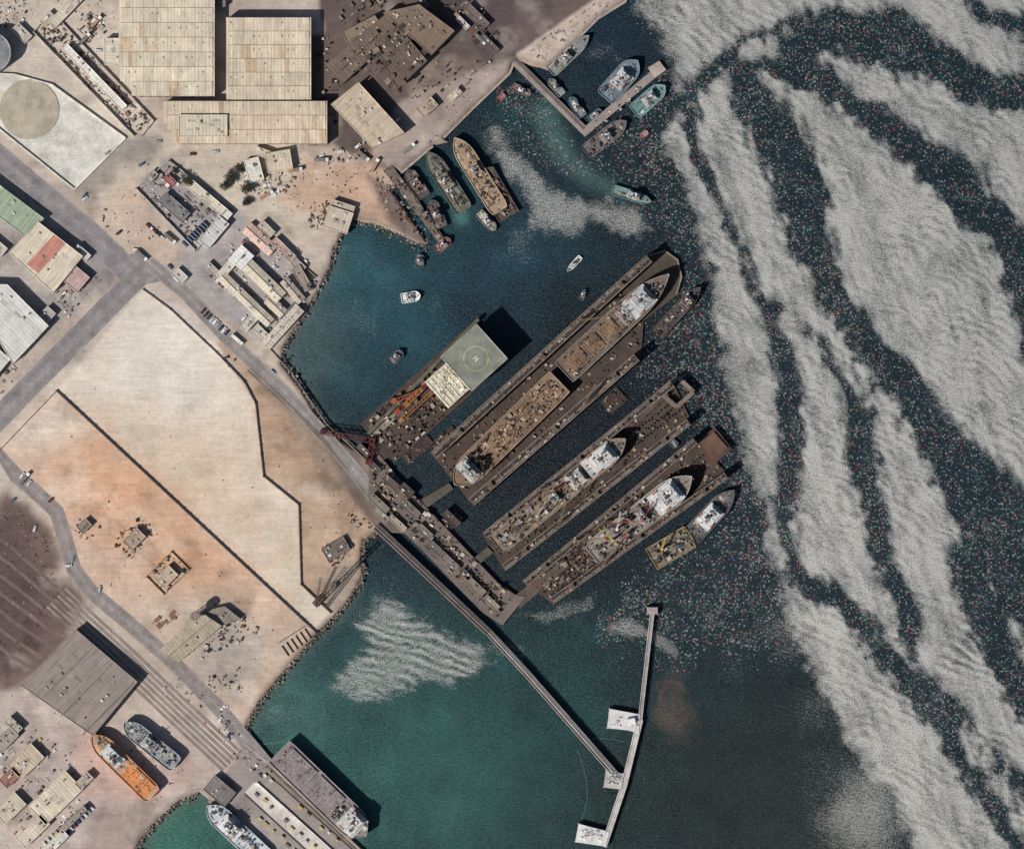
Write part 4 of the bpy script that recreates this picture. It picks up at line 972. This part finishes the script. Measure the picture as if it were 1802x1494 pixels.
a=P(492,1130);b_=P(536,1102);mb.strip([a,b_],.5,LZ,LZ+1.2,lin((100,87,78)),0);mb.makew('stacking_racks')
clutter('yard_equipment',[(360,1190),(420,1170),(430,1220),(380,1230)],40,.5,2.4,1.6,BR+[(196,166,90)])
mb=MB(); a=P(556,1066);b_=P(612,996)
mb.lattice((*a,LZ+2),(*b_,LZ+24),2.2,.2,lin((90,79,72))); mb.lattice((*P(620,1000),LZ+8),(*P(572,1070),LZ+2),1.6,.15,lin((100,89,80))); mb.box(*P(560,1058),LZ,7,5,3.2,lin((96,83,74)),.8); mb.box(*P(588,1030),LZ,4,4,3,lin((120,107,96)),.4)
mb.lattice((*P(556,1066),LZ+2),(*P(566,1016),LZ+12),1.2,.15,lin((96,83,74)))
mb.makew('lattice_crane')
building('transformer_kiosk',R(592,966,44,26,30),3,(116,105,96),vents=8); clutter('yard_equipment',R(596,970,54,40,30),60,.5,2.6,2.4,BR+[(188,175,158)])
clutter('yard_equipment',R(400,632,26,16,-45),10,.6,2,2,[(90,88,70),(60,53,49)])
clutter('yard_equipment',[(600,900),(650,915),(660,935),(620,925)],20,.5,2.4,1.6,BR)
building('transit_shed',[(40,1204),(136,1106),(244,1198),(166,1292)],8,(144,131,122),vents=12,ribrot=-.75,stripes=[(.3,.31,(116,104,97)),(.62,.63,(116,104,97)),(.97,.985,(100,88,82))])
for (x,y,L,W,a,c) in ((100,1402,90,44,44,(208,194,171)),(48,1338,56,34,44,(190,173,151)),(20,1420,50,30,44,(198,184,163)),(60,1460,60,24,44,(202,188,169)),(12,1300,44,22,44,(160,148,136)),(150,1372,30,16,44,(176,162,148)),(96,1484,60,16,44,(206,198,184)),(20,1366,34,20,44,(154,110,99)),(388,1390,48,32,-40,(122,114,109)),(130,1440,60,10,44,(150,140,131)),(26,1274,30,14,-44,(180,170,154))):
    building('workshop' if L>40 else 'small_shed',R(x,y,L,W,a),4.5,c,vents=4)
clutter('yard_equipment',[(-10,1260),(60,1280),(140,1350),(150,1420),(90,1494),(-10,1494)],170,.6,3,1.8,LT+[(144,96,86),(186,172,104)],ang=44)
clutter('rubble_and_scrub',[(-20,880),(60,900),(100,960),(100,1040),(40,1150),(-20,1150)],340,.3,2.0,.6,[(90,77,73),(116,100,92),(78,68,67),(134,117,105)],ang=-42)
clutter('yard_equipment',[(250,1200),(330,1190),(420,1290),(400,1310),(330,1250)],30,.5,2.4,1.6,LT)
clutter('ship_repair_supports',[(140,1290),(170,1280),(330,1350),(270,1420)],60,.4,2,1,[(148,114,98),(188,172,154),(90,78,70)])
clutter('yard_equipment',[(370,1250),(400,1240),(430,1300),(400,1310)],20,.5,2.6,1.6,LT)
for i,(pl,n) in enumerate((([(110,720),(520,1090),(430,1250),(140,980)],90),([(250,540),(440,720),(520,900),(520,1040),(130,700)],20),([(180,300),(560,262),(560,400),(300,280)],110),([(470,680),(640,870),(630,980),(540,1030),(530,880),(470,830)],60),([(0,1200),(60,1190),(200,1330),(160,1420),(60,1290)],60),([(700,200),(880,110),(890,130),(780,235),(700,290)],60),([(0,0),(200,0),(210,140),(100,60)],110))):
    clutter('scattered_debris',pl,n,.3,1.3,.6,LT+BR,rseed=100+i)
mb=MB()
mb.strip([P(440,1384),P(600,1530)],10,LZ-.2,LZ+.05,lin((198,189,179)),2)
mb.strip([P(452,1376),P(612,1520)],1.0,LZ,LZ+1.6,lin((226,220,212)),0); mb.strip([P(470,1360),P(640,1512)],.6,LZ,LZ+.5,lin((100,90,84)),0)
mb.strip([P(430,1396),P(590,1542)],.6,LZ,LZ+.5,lin((90,82,78)),0); mb.makew('conveyor_track')
r=random.Random(5); mb=MB()
for row,(sx,sy) in enumerate(((420,1404),(440,1386),(466,1362))):
    for k in range(13):
        x=sx+k*12.5+r.uniform(-2,2);y=sy+k*11.5+r.uniform(-2,2)
        if r.random()<.75:
            X,Y=P(x,y); mb.box(X,Y,LZ,r.uniform(2,4),r.uniform(1.4,2.2),r.uniform(1.2,2.2),lin(r.choice([(186,160,98),(192,176,124),(214,206,191),(130,119,106)])),-.74)
mb.makew('yellow_cargo_hoppers')
clutter('yard_equipment',[(400,1320),(440,1320),(480,1360),(460,1370)],30,.5,2.6,2,LT)
# ------------------------------------------------------------- trees
def tree(px,py,h,rr,seed):
    r=random.Random(seed); mb=MB(); x,y=P(px,py); mb.cyl(x,y,LZ,.3,h*.5,lin((84,66,50)),7,0,.18)
    for k in range(6):
        a=r.uniform(0,6.28); mb.rod((x,y,LZ+h*.4),(x+rr*.7*math.cos(a),y+rr*.7*math.sin(a),LZ+h*r.uniform(.6,.85)),.1,lin((84,66,50)))
    cl=[(r.gauss(0,.45)*rr,r.gauss(0,.45)*rr,h*r.uniform(.55,1)) for _ in range(14)]
    for k in range(1300):
        c=r.choice(cl); px_=x+c[0]+r.gauss(0,.24)*rr;py_=y+c[1]+r.gauss(0,.24)*rr;pz=LZ+c[2]+r.gauss(0,.12)*h
        s_=r.uniform(.2,.5);u=Vector((r.gauss(0,1),r.gauss(0,1),r.gauss(0,.5))).normalized();v=u.orthogonal().normalized()
        o=Vector((px_,py_,pz)); g=r.uniform(.5,1.3); col=tuple(q*g for q in lin((68,67,53)))
        mb.add([tuple(o-u*s_),tuple(o+v*s_*.6),tuple(o+u*s_),tuple(o-v*s_*.6)],[(0,1,2,3)],col)
    mb.makew('acacia_tree')
for i,(a,b_,h,q) in enumerate(((408,312,5,4),(398,326,4.5,3),(330,320,5,3.6),(436,332,5,3.6),(434,356,4,2.6),(422,300,4,2.4),(310,300,3,1.8))): tree(a,b_,h,q,i)
# ------------------------------------------------------------- vehicles
def car_mesh(c):
    mb=MB(); k=lin(c); mb.box(0,0,.35,4.4,1.8,.65,k); mb.box(-.2,0,1.0,2.5,1.65,.5,lin((30,34,40)),0,0,.86); mb.box(-.2,0,1.5,2.1,1.42,.08,k)
    for sx in (-1.4,1.4):
        for sy in (-.85,.85):
            mb.rod((sx,sy-.1,.34),(sx,sy+.1,.34),.4,lin((20,20,22)))
    mb.box(2.2,.6,.6,.06,.3,.2,lin((220,220,200)));mb.box(2.2,-.6,.6,.06,.3,.2,lin((220,220,200)))
    return mb
cm=[]
for c in ((226,226,224),(200,200,200),(60,62,68),(110,52,50),(150,154,158),(70,84,110)):
    o=car_mesh(c).make('parked_car'); cm.append(o.data); bpy.data.objects.remove(o)
def car(px,py,a):
    o=bpy.data.objects.new('parked_car',rnd.choice(cm[:2]+cm)); x,y=P(px,py); o.location=(x,y,LZ+.08); o.rotation_euler=(0,0,math.radians(a)); COL.objects.link(o)
for k in range(9): car(358+k*5.2,548+k*4.8+rnd.uniform(-1,1),48)
for k in range(6): car(374+k*5,484+k*4.6,48)
for k in range(5): car(262+k*6,398+k*5,-42)
for (a,b_,an) in ((40,836,50),(52,850,50),(62,930,70),(128,985,60),(122,995,10),(176,1036,80),(24,880,40),(190,270,30),(150,345,50),(240,440,0),(210,410,40),(180,386,80),(430,560,48),(150,350,40),(600,268,10),(565,276,30),(575,283,10),(640,250,90),(395,1280,60),(388,1266,60),(402,1294,60),(300,470,-42),(500,330,20),(310,492,-40),(90,880,40),(630,258,40),(700,212,40),(480,655,-42),(20,20,20),(110,70,50),(174,90,0),(40,40,70),(280,250,10),(340,272,0),(380,268,10),(250,290,30)):
    car(a,b_,an)
for k in range(9): car(80+k*7,1484-k*6.6,-46)
for k in range(8): car(120+k*6,1462-k*6,-46)
def truck(px,py,a,c=(220,218,212),load=(180,160,140)):
    mb=MB(); mb.box(4,0,.6,2.2,2.4,2.3,lin(c)); mb.box(4.9,0,1.8,.5,2.2,.8,lin((30,34,40))); mb.box(-1.2,0,.9,8,2.4,.3,lin((70,66,64))); mb.box(-1.2,0,1.2,7.6,2.4,1.7,lin(load))
    for sx in (-4,-2.8,3.8):
        for sy in (-1.05,1.05): mb.rod((sx,sy-.15,.5),(sx,sy+.15,.5),.6,lin((20,20,22)))
    x,y=P(px,py); mb.make('cargo_truck',(x,y,LZ+.08),math.radians(a))
for t in ((418,598,-40),(566,282,0),(640,275,-40),(470,344,30),(300,420,-40),(44,842,50),(810,34,-45),(845,70,-45),(250,450,-42),(660,292,60),(520,300,10),(170,40,46),(150,70,46),(720,262,40),(556,250,5)): truck(*t,load=rnd.choice([(220,214,204),(160,126,104),(120,112,106)]))
# ------------------------------------------------------------- camera, light, world
H=3000.0
cam=bpy.data.cameras.new('camera'); co=bpy.data.objects.new('camera',cam); COL.objects.link(co)
co.location=(0,0,H); co.rotation_euler=(0,0,0); cam.sensor_width=36; cam.lens=36*H/(1802*S); cam.clip_start=10; cam.clip_end=60000
scene.camera=co
el=math.radians(43); hd=Vector((0.8,0.6)).normalized()
d=Vector((hd.x*math.cos(el),hd.y*math.cos(el),-math.sin(el)))
sl=bpy.data.lights.new('sun','SUN'); sl.energy=4.4; sl.angle=math.radians(.5); sl.color=(1,.972,.935)
so=bpy.data.objects.new('sun',sl); so.rotation_euler=d.to_track_quat('-Z','Y').to_euler(); so.location=(0,0,500); COL.objects.link(so)
w=bpy.data.worlds.new('World'); scene.world=w; w.use_nodes=True; nt=w.node_tree
sk=nt.nodes.new('ShaderNodeTexSky'); sk.sky_type='NISHITA'; sk.sun_disc=False; sk.sun_elevation=el; sk.sun_rotation=math.atan2(-hd.x,-hd.y)
bg=nt.nodes.get('Background') or nt.nodes.new('ShaderNodeBackground'); bg.inputs[1].default_value=0.06
nt.links.new(sk.outputs[0],bg.inputs[0])
scene.view_settings.view_transform='Standard'; scene.view_settings.look='None'; scene.view_settings.exposure=0
